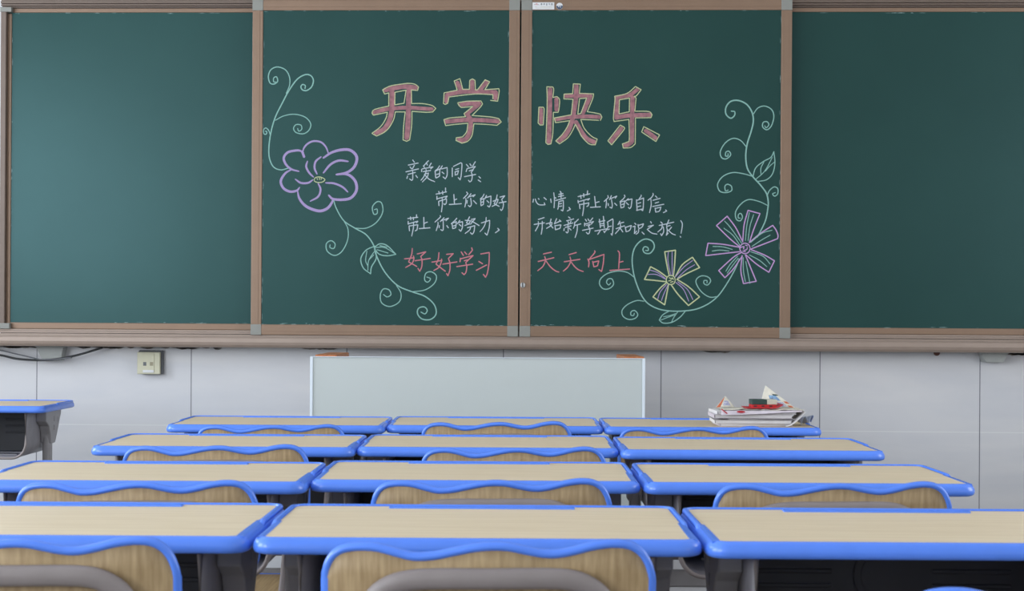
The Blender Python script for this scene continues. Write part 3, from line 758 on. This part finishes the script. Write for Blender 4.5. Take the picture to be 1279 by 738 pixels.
# ---------------------------------------------------------------- wall outlet, cables, plug
a, b = on_plane(171.5, 439.5, Y_W - .035), on_plane(200, 467.3, Y_W - .035)
cx, cz, sx, sz = (a.x + b.x) / 2, (a.z + b.z) / 2, b.x - a.x, a.z - b.z
so = empty('wall_socket', (cx, Y_W, cz))
tag(so, 'square cream network socket box on the wall tiles just under the chalk tray', 'wall socket')
mb = MB(); mb.box((.004, -.012, .003), (sx + .004, .024, sz + .006), .003); mb.build('back_box', M['cable_grey'], so, label='back box, dark grey standing in for the side shadow')  # offset to the right, its dark grey paints the shadow beside the faceplate
mb = MB(); mb.box((0, -.031, 0), (sx, .014, sz), .003, 3); mb.box((0, -.0385, .002), (sx * .5, .003, sz * .8), .001)
fp = mb.build('faceplate', M['cream'], so)
mb = MB(); mb.box((-.014, -.0402, -.003), (.012, .0012, .014), .0004); mb.box((-.013, -.041, -.007), (.008, .001, .005)); mb.build('port', M['cable_grey'], fp, label='open dark port')
mb = MB(); mb.box((.012, -.0402, -.003), (.013, .0012, .014), .0004); mb.build('port', M['cream_dark'], fp, label='shuttered cream port')
mb = MB(); mb.box((0, -.0395, -sz * .37), (sx * .48, .003, .010), .001); mb.build('name_strip', M['white_vinyl'], fp, label='white name strip')


def cable(name, pix, y, r, m, label):
    P = smooth_curve([on_plane(px, py, y) for px, py in pix], 8)
    o = MB().tube(P, r, 8).build(name, M[m]); tag(o, label, 'cable'); return o


cable('wall_cable', [(-60, 436), (-30, 441), (0, 443.5), (22, 448.2), (50, 449.6), (75, 447.8), (100, 442.5), (120, 436.5), (128, 434)], Y_W - .066, .0042, 'cable_black', 'thick black cable sagging below the chalk tray near the cream socket box')
cable('wall_cable', [(-60, 432), (-30, 434), (0, 437.5), (20, 442), (40, 446.5), (52, 449), (70, 448.5), (90, 446.5)], Y_W - .075, .0026, 'cable_grey', 'thin grey cable drooping in front of the thick black one')
p = on_plane(1170, 440.5, Y_W - .005)
mb = MB(); mb.cyl((p.x, Y_W - .005, p.z), .0115, .010, 'Y', 20, .002); tag(mb.build('wall_plug', M['plug']), 'rusty brown round plug in the wall tile below the tray', 'wall plug')


def grime():
    rnd = random.Random(5); t = bmesh.new()
    for a0, b0, n in ((100, 235, 26), (236, 275, 6), (385, 420, 8), (0, 44, 12), (880, 910, 4), (1262, 1279, 6)):
        for _ in range(n):
            px = rnd.uniform(a0, b0); q = on_plane(px, 434, Y_W - .0006); l = rnd.uniform(.01, .04); h = rnd.uniform(.003, .012); z = ZTR0 - .0005
            v = [t.verts.new((q.x - l, q.y, z)), t.verts.new((q.x + l, q.y, z)), t.verts.new((q.x + l * .5, q.y, z - h * .8)), t.verts.new((q.x, q.y, z - h)), t.verts.new((q.x - l * .6, q.y, z - h * .6))]
            t.faces.new(v)
    m_ = MB(); m_.add(t, None, False); o = m_.build('wall_grime', M['dirt'])
    tag(o, 'brown grime and rust along the tiles right under the chalk tray', 'grime', kind='stuff')


grime()

# ---------------------------------------------------------------- school desk
TOP_Z = EYE_Z - .2885       # laminate surface
DW, DD = .60, .40


def rrect(w, d, r, z, n=6):
    out = []
    for cx, cy, a0 in ((w / 2 - r, d / 2 - r, 0), (-w / 2 + r, d / 2 - r, 90), (-w / 2 + r, -d / 2 + r, 180), (w / 2 - r, -d / 2 + r, 270)):
        for k in range(n + 1):
            t = math.radians(a0 + 90 * k / n); out.append((cx + r * math.cos(t), cy + r * math.sin(t), z))
    return out


def make_desk():
    root = empty('school_desk')
    z1 = TOP_Z; z0 = z1 - .0225
    rim = MB()
    prof = [(.020, 0.0, .004), (.007, .0, .0), (.002, .002, .0), (0, .006, 0), (0, .0105, 0), (.0014, .0150, 0), (.0040, .0190, 0), (.0075, .0217, 0), (.0115, .0230, 0), (.0135, .0228, 0)]
    rings = []
    for ins, h, _ in prof: rings.append(rrect(DW - 2 * ins, DD - 2 * ins, max(.030 - ins, .006), z0 + h))
    rim.loft(rings, cap1=False, smooth=True)
    # raised lip along the back edge and the rear half of the sides, flat bands in front of it
    def lip_pts(ins):
        rr = rrect(DW - 2 * ins, DD - 2 * ins, max(.030 - ins, .006), 0)
        return [(DW / 2 - ins, -.012)] + [(p[0], p[1]) for p in rr[:14]] + [(-DW / 2 + ins, -.012)]
    prof2 = ((.0034, .016), (.0036, .0222), (.0050, .0250), (.0085, .0255), (.0102, .0246), (.0106, .018))
    secs = [list(q) for q in zip(*[[(x, y, z0 + h) for x, y in lip_pts(ins)] for ins, h in prof2])]
    for e, y_ in ((0, -.030), (-1, -.030)):      # the lip runs out smoothly into the flat side band
        end = [(x, y_, z0 + .0160 + (z - z0 - .016) * .55) for x, y, z in secs[e]]
        secs = [end] + secs if e == 0 else secs + [end]
    rim.loft(secs, smooth=True)
    for sx in (-1, 1):
        rim.loft([[(sx * (DW / 2 - .0070), y, z0 + .0190), (sx * (DW / 2 - .0072), y, z0 + .0220), (sx * (DW / 2 - w_), y, z0 + .0229), (sx * (DW / 2 - w_), y, z0 + .0190)] for y, w_ in ((-.183, .0175), (-.10, .0175), (-.012, .0165), (.002, .0115))])
    rim_o = rim.build('plastic_rim', M['blue'], root)
    w = MB(); w.loft([rrect(DW - .022, DD - .022, .020, z0 + .004), rrect(DW - .022, DD - .022, .020, z1)], smooth=False)
    w.build('desk_top', M['desk_wood'], root)
    pt = MB(); pt.box((0, DD / 2 - .033, z1 + .0008), (.285, .019, .0036), .0012)
    pt.box((0, DD / 2 - .026, z1 + .0018), (.275, .004, .004), .001)
    pt.build('pencil_ledge', M['blue'], root)
    # storage tray under the top, open towards the pupil
    tw, th, td0, td1 = .472, .150, -.185, .130
    def u_ring(off, y):
        r = .048 - off; W = tw / 2 - off; out = [(-W, y, z0 - .001)]
        for k in range(9):
            t = math.radians(180 + 90 * k / 8); out.append((-W + r + r * math.cos(t), y, z0 - th + off + r + r * math.sin(t)))
        for k in range(9):
            t = math.radians(270 + 90 * k / 8); out.append((W - r + r * math.cos(t), y, z0 - th + off + r + r * math.sin(t)))
        out.append((W, y, z0 - .001)); return out
    t = bmesh.new()
    rows = [[t.verts.new(p) for p in u_ring(o, y)] for o, y in ((0, td1), (0, td0), (.0025, td0), (.0025, td1))]
    for A, B in zip(rows, rows[1:] + rows[:1]):
        for k in range(len(A) - 1): t.faces.new((A[k], A[k + 1], B[k + 1], B[k]))
    bmesh.ops.recalc_face_normals(t, faces=t.faces)
    tr_ = MB(); tr_.add(t)
    for yy in (-.06, .03): tr_.box((0, yy, z0 - th + .004), (tw - .13, .010, .004), .001)
    tro = tr_.build('storage_tray', M['tray_steel'], root)
    bk = MB()
    bk.loft([u_ring(.0005, td1 - .004), u_ring(.0005, td1 - .0015)])
    for zz in (-.040, -.062, -.084):
        for xx in (-.135, .135): bk.box((xx, td1 - .005, z0 + zz), (.12, .004, .007), .0015)
    bk.cyl((0, td1 - .006, z0 - .068), .043, .004, 'Y', 32, .001); bk.cyl((0, td1 - .0085, z0 - .068), .033, .003, 'Y', 32, .001)
    bk.build('back_panel', M['tray_back'], tro, label='slotted back panel with a round emblem, darkened for the shade inside the tray')
    ed = MB(); ed.tube([p for p in u_ring(.001, td0)], .0042, 8)
    ed.build('rolled_edge', M['arch_steel'], tro, label='lighter grey rolled front edge')
    for sx in (-1, 1):
        xc = sx * (DW / 2 - .046)
        lg = MB()
        # upper post (narrow) sliding in a wider lower sleeve
        lg.loft([rrect(.026, .046, .011, z) for z in (.30, z0 - .0)], smooth=False)
        for r_ in (): pass
        lo = lg.build('leg', M['steel'], root)
        lo.data.transform(Matrix.Translation((xc, .005, 0)))
        sl = MB(); sl.loft([rrect(.032, .060, .015, z) for z in (.035, .42)], smooth=False)
        s_ = sl.build('sleeve', M['steel'], lo); s_.data.transform(Matrix.Translation((xc, .005, 0)))
        gu = MB()
        poly = [(-.078, 0), (.110, 0), (.104, -.018), (.056, -.085), (.034, -.112), (-.018, -.112), (-.024, -.080), (-.040, -.052), (-.078, -.034)]
        gu.prism(poly, .035, Matrix(((0, 0, 1, xc - .0175), (1, 0, 0, .005), (0, 1, 0, z0 - .0005), (0, 0, 0, 1))), .003)
        for yy, zz in ((.020, -.030), (.020, -.060), (.065, -.035)): gu.box((xc + sx * .0178, .005 + yy, z0 + zz), (.002, .006, .018), .0008)
        gu.build('bracket', M['steel'], lo)
        ft = MB(); ft.tube([(xc, -.215, .018), (xc, -.19, .024), (xc, 0, .032), (xc, .17, .024), (xc, .195, .018)], .016, 12, .018)
        ft.build('foot', M['steel'], lo)
        for yy in (-.205, .185):
            cp = MB(); cp.box((xc, yy, .012), (.040, .052, .024), .008, 3); cp.build('foot_cap', M['rubber'], lo, label='black foot cap')
    cb = MB(); cb.box((0, .005, .30), (DW - .13, .020, .050), .006); cb.build('cross_bar', M['steel'], root)
    return root


# ---------------------------------------------------------------- school chair
CH_TOP = EYE_Z - .2640
SEAT_Z = .44
DATA = [(22, 462), (25, 425), (34, 398), (51, 375), (82, 357), (135, 348), (200, 350), (270, 367), (330, 380), (400, 376), (470, 361), (540, 347), (600, 341), (660, 343), (720, 355), (780, 366),
        (830, 367), (890, 356), (950, 341), (1020, 332), (1080, 338), (1119, 361), (1142, 394), (1153, 428), (1156, 464)]
KZ = .0003393
TOPS = [((x - 588.5) * KZ, CH_TOP + (332 - y) * KZ) for x, y in DATA]
Z_BACK0 = CH_TOP - .168


def back_y(x, z):
    return -.205 + .42 * x * x - .10 * (z - CH_TOP)


def make_chair():
    root = empty('school_chair')
    top = [tuple(v) for v in smooth_curve(TOPS, 3)]
    xe = TOPS[-1][0]; xs = TOPS[0][0]; r = .045
    br = [(xe - r + r * math.cos(math.radians(-a)), Z_BACK0 + r + r * math.sin(math.radians(-a))) for a in range(0, 91, 10)]
    bl = [(xs + r - r * math.cos(math.radians(-a)), Z_BACK0 + r + r * math.sin(math.radians(-a))) for a in range(90, -1, -10)]
    loop = top + br + bl

    def bot(x):
        if x < xs + r: return Z_BACK0 + r - math.sqrt(max(r * r - (xs + r - x) ** 2, 0))
        if x > xe - r: return Z_BACK0 + r - math.sqrt(max(r * r - (x - xe + r) ** 2, 0))
        return Z_BACK0
    t = bmesh.new(); H = .0055; cols = []
    for x, z in top:
        b = bot(x); z_ = z - .001; b_ = b + .001
        col = []
        for s in (-1, 1): col.append([t.verts.new((x, back_y(x, b_ + (z_ - b_) * k / 5) + s * H, b_ + (z_ - b_) * k / 5)) for k in range(6)])
        cols.append(col)
    for A, B in zip(cols, cols[1:]):
        for s in (0, 1):
            for k in range(5): t.faces.new((A[s][k], B[s][k], B[s][k + 1], A[s][k + 1]))
        t.faces.new((A[0][0], A[1][0], B[1][0], B[0][0])); t.faces.new((A[0][5], B[0][5], B[1][5], A[1][5]))
    for c_ in (cols[0], cols[-1]):
        for k in range(5): t.faces.new((c_[0][k], c_[0][k + 1], c_[1][k + 1], c_[1][k]))
    bmesh.ops.recalc_face_normals(t, faces=t.faces)
    bo = MB().add(t).build('backrest', M['chair_wood'], root)
    MB().tube([(x, back_y(x, z), z) for x, z in loop], .0058, 10, .0085, up=(0, .0, 1), closed=True).build('plastic_rim', M['blue'], bo, label='blue plastic rim')
    # inverted-U steel tube behind the backrest, carried down under the seat
    g = [(-.138, SEAT_Z - .024 - CH_TOP), (-.148, -.28), (-.155, -.20), (-.152, -.130), (-.146, -.090), (-.134, -.064), (-.116, -.050), (-.092, -.043), (-.06, -.0405), (0, -.040), (.07, -.0395), (.100, -.042), (.120, -.050), (.136, -.064), (.147, -.090), (.153, -.130), (.156, -.20), (.149, -.28), (.138, SEAT_Z - .024 - CH_TOP)]
    P = []
    for i, (x, dz) in enumerate(g):
        z = CH_TOP + dz; low = max(0, (Z_BACK0 - .01 - z)) / .15
        P.append((x, back_y(x, max(z, Z_BACK0)) - .0140 + low * .03, z))
    MB().tube([tuple(v) for v in smooth_curve(P, 3)], .0085, 10, .013, up=(0, 1, 0)).build('back_tube', M['arch_steel'], root, label='taupe steel tube bent behind the backrest')
    # seat
    sw, sd, y0 = .336, .355, .005
    w = MB(); w.loft([rrect(sw - .012, sd - .012, .05, SEAT_Z - .012), rrect(sw - .012, sd - .012, .05, SEAT_Z)]); so_ = w.build('seat', M['seat_wood'], root)
    so_.data.transform(Matrix.Translation((0, y0, 0)))
    q = [(x, y + y0, SEAT_Z - .007) for x, y, z in rrect(sw - .008, sd - .008, .052, 0)]
    MB().tube(q, .0085, 10, .0065, closed=True).build('plastic_rim', M['blue'], so_, label='blue plastic rim')
    fr = MB()
    for sx in (-1, 1): fr.tube([(sx * .138, -.172, SEAT_Z - .024), (sx * .138, .15, SEAT_Z - .024)], .011, 10, .011)
    for yy in (-.12, .12): fr.tube([(-.138, yy, SEAT_Z - .024), (.138, yy, SEAT_Z - .024)], .010, 10)
    fr.build('seat_frame', M['arch_steel'], root)
    for sx in (-1, 1):
        l = MB(); l.loft([[(x + sx * .138, y, z) for x, y, z in rrect(.026, .050, .011, z)] for z in (.03, SEAT_Z - .03)])
        lo = l.build('leg', M['steel'], root)
        ft = MB(); ft.tube([(sx * .138, -.20, .017), (sx * .138, -.17, .024), (sx * .138, 0, .030), (sx * .138, .15, .024), (sx * .138, .18, .017)], .015, 12, .018)
        ft.build('foot', M['steel'], lo)
        for yy in (-.19, .17):
            cp = MB(); cp.box((sx * .138, yy, .012), (.036, .046, .024), .008, 3); cp.build('foot_cap', M['rubber'], lo, label='black foot cap')
    cb = MB(); cb.box((0, 0, .20), (.27, .020, .038), .006); cb.build('cross_bar', M['steel'], root)
    return root


# ---- where they stand: distance and offset measured from the camera position, desks squared to each other
def roll_y(px, py): return py - math.tan(ROLL) * (px - 640)


desks = []   # centre x right of camera, near-edge distance, label
def dist_w(w): return DW * FPX / w
G_D = 'blue-rimmed school desks'
D1, D2, D3, D4 = dist_w(568), dist_w(416), dist_w(331.5), dist_w(272.5)
spec_d = [
    # near-right / near-left pixel edge used for x
    ('R', 310.5, D1 + .005, 'blue-rimmed wooden school desk, left-column one of the row closest to the camera'),
    ('C', 597.6, D1, 'blue-rimmed wooden school desk, middle one of the row closest to the camera'),
    ('L', 886.5, D1 - .015, 'blue-rimmed wooden school desk, right-column one of the row closest to the camera'),
    ('R', 381.5, D2 - .045, 'blue-rimmed wooden school desk, left-column one of the second row from the camera'),
    ('C', 591.5, D2, 'blue-rimmed wooden school desk, middle one of the second row from the camera'),
    ('L', 806.5, D2 - .01, 'blue-rimmed wooden school desk, right-column one of the second row from the camera'),
    ('R', 443.0, D3, 'blue-rimmed wooden school desk, left-column one of the second row from the lectern'),
    ('C', 608.2, D3 + .02, 'blue-rimmed wooden school desk, middle one of the second row from the lectern'),
    ('L', 771.5, D3 - .01, 'blue-rimmed wooden school desk, right-column one of the second row from the lectern'),
    ('R', 480.5, D4 - .03, 'blue-rimmed wooden school desk, left-column one of the row next to the lectern'),
    ('C', 616.4, D4, 'blue-rimmed wooden school desk, middle one of the row next to the lectern'),
    ('L', 751.5, D4 - .01, 'blue-rimmed wooden school desk carrying the pile of papers and newspapers'),
    ('R', 56.0, 5.45, 'blue-rimmed wooden school desk standing apart by the wall below the cream socket'),
]
desk_proto = make_desk()
desk_at = []
for i, (mode, px, d, lb) in enumerate(spec_d):
    o = desk_proto if i == 0 else copy_tree(desk_proto)
    x = xr_of(px, d) + {'R': -DW / 2, 'C': 0, 'L': DW / 2}[mode]
    for x2, d2 in desk_at:        # neighbours stand side by side without touching
        if abs(d2 - d) < .3 and abs(x - x2) < DW + .002: x = x2 + DW + .002
    o.location = floor_frame(x, d + DD / 2); o.rotation_euler = (0, 0, YAW)
    tag(o, lb, 'desk', G_D); desk_at.append((x, d))

FC = .3842
def dist_c(w): return FC * FPX / w
spec_c = [
    (10, dist_c(407), 'wavy-backed blue-rimmed chair at the left-column desk closest to the camera', 0),
    (611.5, dist_c(407), 'wavy-backed blue-rimmed chair at the middle desk closest to the camera, steel tube showing', 0),
    (1384, 1.676, 'wavy-backed blue-rimmed chair pulled out from the right-column desk closest to the camera', -.004),
    (168, dist_c(295.5), 'wavy-backed blue-rimmed chair at the left-column desk of the second row from the camera', -0.004),
    (615, dist_c(292.5), 'wavy-backed blue-rimmed chair at the middle desk of the second row from the camera', 0),
    (1045, dist_c(290), 'wavy-backed blue-rimmed chair at the right-column desk of the second row from the camera', -0.004),
    (267.8, dist_c(227), 'wavy-backed blue-rimmed chair at the left-column desk of the second row from the lectern', -0.006),
    (643.0, dist_c(226), 'wavy-backed blue-rimmed chair at the middle desk of the second row from the lectern', -0.008),
    (338, dist_c(181.5), 'wavy-backed blue-rimmed chair at the left-column desk of the row next to the lectern', -0.018),
    (621, dist_c(183), 'wavy-backed blue-rimmed chair at the middle desk of the row next to the lectern', -0.004),
    (869, dist_c(183.5), 'wavy-backed blue-rimmed chair at the desk that carries the papers', -0.013),
]
chair_proto = make_chair()
for i, (px, d, lb, dz) in enumerate(spec_c):
    o = chair_proto if i == 0 else copy_tree(chair_proto)
    o.location = floor_frame(xr_of(px, d), d + .215); o.rotation_euler = (0, 0, YAW)
    o.scale = (1, 1, 1 + dz / CH_TOP)      # seat height set by the leg extension
    tag(o, lb, 'chair', 'wavy-backed school chairs')

# ---------------------------------------------------------------- lectern
LD = 5.55
lx0, lx1 = xr_of(388, LD), xr_of(806, LD); lw = lx1 - lx0
lt = EYE_Z - 45.5 * LD / FPX
le = empty('lectern', floor_frame((lx0 + lx1) / 2, LD), YAW)
tag(le, 'pale grey teacher lectern with white edges standing before the chalkboard', 'lectern')
mb = MB(); mb.box((0, .012, lt / 2 + .019), (lw, .022, lt - .042), .001); mb.build('front_panel', M['lectern'], le)
mb = MB()
for sx in (-1, 1): mb.box((sx * (lw / 2 - .004), .0, lt / 2 + .02), (.009, .006, lt - .04), .001)
mb.box((0, .0, lt - .0012), (lw - .01, .006, .0024), .0006)
mb.build('edge_strip', M['lectern_edge'], le, label='white edge strip')
mb = MB()
for sx in (-1, 1): mb.box((sx * (lw / 2 - .011), .268, .45), (.020, .488, .82), .002)
mb.box((0, .262, .06), (lw - .044, .47, .04), .002)
mb.box((0, .50, .42), (lw - .044, .018, .70), .002)
mb.build('cabinet_body', M['lectern'], le)
mb = MB(); mb.box((0, .268, .870), (lw, .488, .022), .003); mb.build('worktop', M['lectern'], le)
for sx, pa, pb in ((-1, 411, 436.5), (1, 770, 793.5)):
    xa, xb = xr_of(pa, LD + .5) - (lx0 + lx1) / 2, xr_of(pb, LD + .5) - (lx0 + lx1) / 2
    zt_ = EYE_Z - 40.3 * (LD + .5) / FPX
    mb = MB(); mb.box(((xa + xb) / 2, .285, (.880 + zt_) / 2), (xb - xa, .41, zt_ - .880), .003); mb.build('armrest', M['orange_wood'], le, label='orange varnished wooden armrest')
mb = MB()
for sx in (-1, 1):
    for yy in (.06, .46): mb.cyl((sx * (lw / 2 - .07), yy, .02), .028, .04, 'Z', 20, .003)
mb.build('foot', M['rubber'], le)

# ---------------------------------------------------------------- papers on the desk of the last row
pd = 4.70
PILE = floor_frame(xr_of(946, pd), pd)
RZ = YAW


def pile_obj(name, m, mb, z, dx, dy, rz, label, cat, group=None):
    o = mb.build(name, M[m] if m else None)
    o.location = PILE + Vector((dx * math.cos(YAW) - dy * math.sin(YAW), dx * math.sin(YAW) + dy * math.cos(YAW), z)); o.rotation_euler = (0, 0, YAW + rz)
    tag(o, label, cat, group); return o


zc = TOP_Z + .0003
books = [('exercise_book', .205, .150, .0075, -.012, .008, .02, 'cover_lilac', 'thin lilac exercise book lying lowest under the newspaper pile'),
         ('exercise_book', .215, .155, .0090, -.018, .004, -.03, 'white_paper', 'white exercise book second from the desk in the paper pile'),
         ('exercise_book', .195, .148, .0050, .004, .010, .05, 'cover_grey', 'grey-covered exercise book halfway up the paper pile'),
         ('exercise_book', .218, .155, .0110, -.020, .002, -.01, 'cover_lilac', 'thick lilac exercise book second from the top of the paper pile'),
         ('exercise_book', .222, .158, .0090, -.014, .000, .03, 'white_paper', 'white exercise book on top of the stack right under the newspapers')]
for nm, w_, d_, h_, dx, dy, rz, cm, lb in books:
    mb = MB(); mb.box((0, 0, .0006), (w_, d_, .0010), .0003); mb.box((0, 0, h_ - .0006), (w_, d_, .0010), .0003); mb.box((-w_ / 2 + .0008, 0, h_ / 2), (.0014, d_, h_ - .0002), .0004)
    o = pile_obj(nm, cm, mb, zc, dx, dy, rz, lb, 'exercise book', 'exercise books in the paper pile')
    mb = MB()
    n_ = max(3, int(h_ / .0011))
    for i in range(n_): mb.box((.001 - .0012 * (i % 2), -.0012 * (i % 3) / 2, .0013 + (h_ - .0026) * (i + .5) / n_), (w_ - .006, d_ - .004, (h_ - .0026) / n_ * .92))
    mb.build('pages', M['white_paper'], o)
    zc += h_ + .0003


def sheet(fn, nu, nv, th=.0007):
    t = bmesh.new(); A = [[t.verts.new(fn(i / nu, j / nv)) for j in range(nv + 1)] for i in range(nu + 1)]
    B = [[t.verts.new(Vector(fn(i / nu, j / nv)) - Vector((0, 0, th))) for j in range(nv + 1)] for i in range(nu + 1)]
    for i in range(nu):
        for j in range(nv):
            t.faces.new((A[i][j], A[i + 1][j], A[i + 1][j + 1], A[i][j + 1])); t.faces.new((B[i][j], B[i][j + 1], B[i + 1][j + 1], B[i + 1][j]))
    for i in range(nu):
        t.faces.new((A[i][0], B[i][0], B[i + 1][0], A[i + 1][0])); t.faces.new((A[i][nv], A[i + 1][nv], B[i + 1][nv], B[i][nv]))
    for j in range(nv):
        t.faces.new((A[0][j], A[0][j + 1], B[0][j + 1], B[0][j])); t.faces.new((A[nu][j], B[nu][j], B[nu][j + 1], A[nu][j + 1]))
    bmesh.ops.recalc_face_normals(t, faces=t.faces)
    return MB().add(t)


zs = zc
# crumpled newspaper: a flat sheet whose rear left and rear right corners stand up
U = .0023   # metres per photo pixel here (for reading sizes off the photo)
def zig(u): return .0020 * math.sin(u * 19) + .0014 * math.sin(u * 41 + 1)


def news_fn(u, v):
    x = -.108 + .218 * u; y = -.085 + .15 * v
    z = .0012 + abs(zig(u)) * (1 - v) + .0015 * math.sin(5 * u + 3 * v) ** 2
    if u > .80: z -= 0; x += .012 * (u - .8) / .2
    return (x, y, z)


nw = pile_obj('newspaper', 'news', sheet(news_fn, 24, 8), zs + .0012, .0, .0, 0, 'crumpled open newspaper with raised corners on top of the paper pile', 'newspaper')


def flap_fn(pts, bend):
    a_, b_, c_ = [Vector(p) for p in pts]; nrm = (b_ - a_).cross(c_ - a_).normalized()
    if nrm.y > 0: nrm = -nrm          # towards the front of the pile
    return (lambda u, v: a_ + (b_ - a_) * u * (1 - v * .999) + (c_ - a_) * v + nrm * bend * math.sin(math.pi * u) * (1 - v)), nrm


def patch(fn, nrm, u0, u1, v0, v1, lift, th, n, name, m, parent):
    """a piece of a folded, slightly bowed sheet with its own thickness"""
    t = bmesh.new(); G = []
    for o_ in (lift + th, lift):
        G.append([[t.verts.new(fn(u0 + (u1 - u0) * i / n, v0 + (v1 - v0) * j / n) + nrm * o_) for j in range(n + 1)] for i in range(n + 1)])
    A, B = G
    for i in range(n):
        for j in range(n):
            t.faces.new((A[i][j], A[i + 1][j], A[i + 1][j + 1], A[i][j + 1])); t.faces.new((B[i][j], B[i][j + 1], B[i + 1][j + 1], B[i + 1][j]))
    for i in range(n):
        t.faces.new((A[i][0], B[i][0], B[i + 1][0], A[i + 1][0])); t.faces.new((A[i][n], A[i + 1][n], B[i + 1][n], B[i][n]))
    for j in range(n):
        t.faces.new((A[0][j], A[0][j + 1], B[0][j + 1], B[0][j])); t.faces.new((A[n][j], B[n][j], B[n][j + 1], A[n][j + 1]))
    bmesh.ops.recalc_face_normals(t, faces=t.faces)
    return MB().add(t).build(name, M[m], parent)


def flap(pts, bend, prints):
    fn, nrm = flap_fn(pts, bend)
    f_ = patch(fn, nrm, 0, 1, 0, 1, 0, .0008, 10, 'raised_corner', 'news', nw)
    for nm, m_, u0, u1, v0, v1 in prints: patch(fn, nrm, u0, u1, v0, v1, .0006, .0005, 6, nm, m_, f_)


def zp(px, py, y=0.0):   # zoomed-photo reading of the pile -> local x, z at the pile (z from the sheet's own origin)
    X = px / 7.524 + 870; Yp = roll_y(X, py / 7.524 + 470)
    return (xr_of(X, pd + y) - xr_of(946, pd), EYE_Z - (Yp - 401) * (pd + y) / FPX - (zs + .0012))


def P3(px, py, y): x, z = zp(px, py, y); return (x, y, max(z, .0015))


flap([P3(184, 294, .03), P3(366, 294, .045), P3(274, 184, .06)], .004,
     [('printed_band', 'news_orange', .03, .22, .0, .86), ('printed_picture', 'news_navy', .34, .80, .12, .55)])
flap([P3(596, 288, .055), P3(938, 312, .035), P3(650, 86, .07)], .008,
     [('printed_picture', 'news_blue', .36, .78, .30, .54), ('printed_text', 'eraser_green', .62, .95, .54, .60), ('printed_band', 'news_orange', .86, .99, .19, .29), ('printed_band', 'news_orange', .84, .96, .02, .10), ('printed_text', 'news_navy', .50, .80, .03, .24)])
# front edge drooping over the stack, with its red print
def droop(u, v):
    x = -.112 + .225 * u; y = -.082 - .004 * math.sin(v * 1.5)
    return (x, y - .004 * v + zig(u), .002 - .0135 * v * (.6 + .4 * math.cos(u * 2.6)))
sheet(droop, 24, 4, .0006).build('hanging_edge', M['cover_lilac'], nw)
mb = MB(); mb.cyl((zp(380, 318)[0], -.0935, .0006), .0115, .003, 'Y', 20); o = mb.build('red_seal', M['red_card'], nw, label='red oval seal')
for v in o.data.vertices: v.co.z = .0006 + (v.co.z - .0006) * .28 - .003

mb = MB(); mb.box((0, 0, 0), (.021, .0008, .0030), 0, 1, Matrix.Translation((zp(228, 318)[0], -.0885, -.0015)) @ Matrix.Rotation(math.radians(38), 4, 'Y')); mb.build('printed_band', M['red_card'], nw)
# red card and eraser
def card(u, v):
    x0 = zp(440, 300)[0]; x1 = zp(785, 300)[0]
    return (x0 + (x1 - x0) * u, -.066 + .10 * v, .0025 + .010 * max(0, (u - .72) / .28) ** 2)
pile_obj('red_booklet', 'red_card', sheet(card, 14, 4, .0018), zs + .0060, 0, 0, 0, 'glossy red booklet on the newspaper beneath the chalkboard eraser', 'booklet')
ez = zs + .0085
e0, e1 = zp(500, 260)[0], zp(735, 260)[0]
er = empty('chalkboard_eraser', PILE + Vector(((e0 + e1) / 2 * math.cos(YAW) + .020 * math.sin(YAW), (e0 + e1) / 2 * math.sin(YAW) - .020 * math.cos(YAW), ez)), YAW + .06)
tag(er, 'dark green and cream chalkboard eraser with red felt on the paper pile', 'eraser')
L_ = e1 - e0
mb = MB(); mb.box((0, 0, .004), (L_, .045, .0078), .001)
fe = mb.build('felt', M['felt_red'], er, label='red felt pad')
mb = MB()
for xx in (-.026, -.004, .018): mb.box((xx * L_ / .072, -.0226, .004), (.0085, .001, .0035), .0003)
mb.build('felt_gap', M['black'], fe)
mb = MB(); mb.box((-L_ * .5 + L_ * .30, 0, .0150), (L_ * .60, .047, .0142), .0015); mb.build('grip', M['eraser_green'], er, label='dark green plastic grip')
mb = MB(); mb.box((L_ * .5 - L_ * .195, 0, .0150), (L_ * .41, .0465, .0140), .0015); mb.build('grip_end', M['eraser_cream'], er, label='cream plastic end')

# loose curled sheets sticking out to the right of the stack
def curl_a(u, v):
    x = .040 + .052 * u; return (x, -.075 + .12 * v, .001 + .040 * u ** 1.6 + .002 * math.sin(4 * v))
pile_obj('loose_sheet', 'white_paper', sheet(curl_a, 10, 4, .0010), TOP_Z + .0012, .030, -.012, 0, 'white loose sheets curling up out of the right side of the paper pile', 'paper')
def curl_b(u, v):
    return (.105 + .035 * u, -.05 + .085 * v, .002 + .024 * abs(math.sin(u * 5.2 + v * 2)) * (1 - .5 * v) + .006 * u)
pile_obj('plastic_sleeve', 'pale_blue', sheet(curl_b, 12, 6, .0008), TOP_Z + .0012, .012, .0, 0, 'crumpled pale blue plastic sleeve at the right end of the paper pile', 'plastic sleeve')
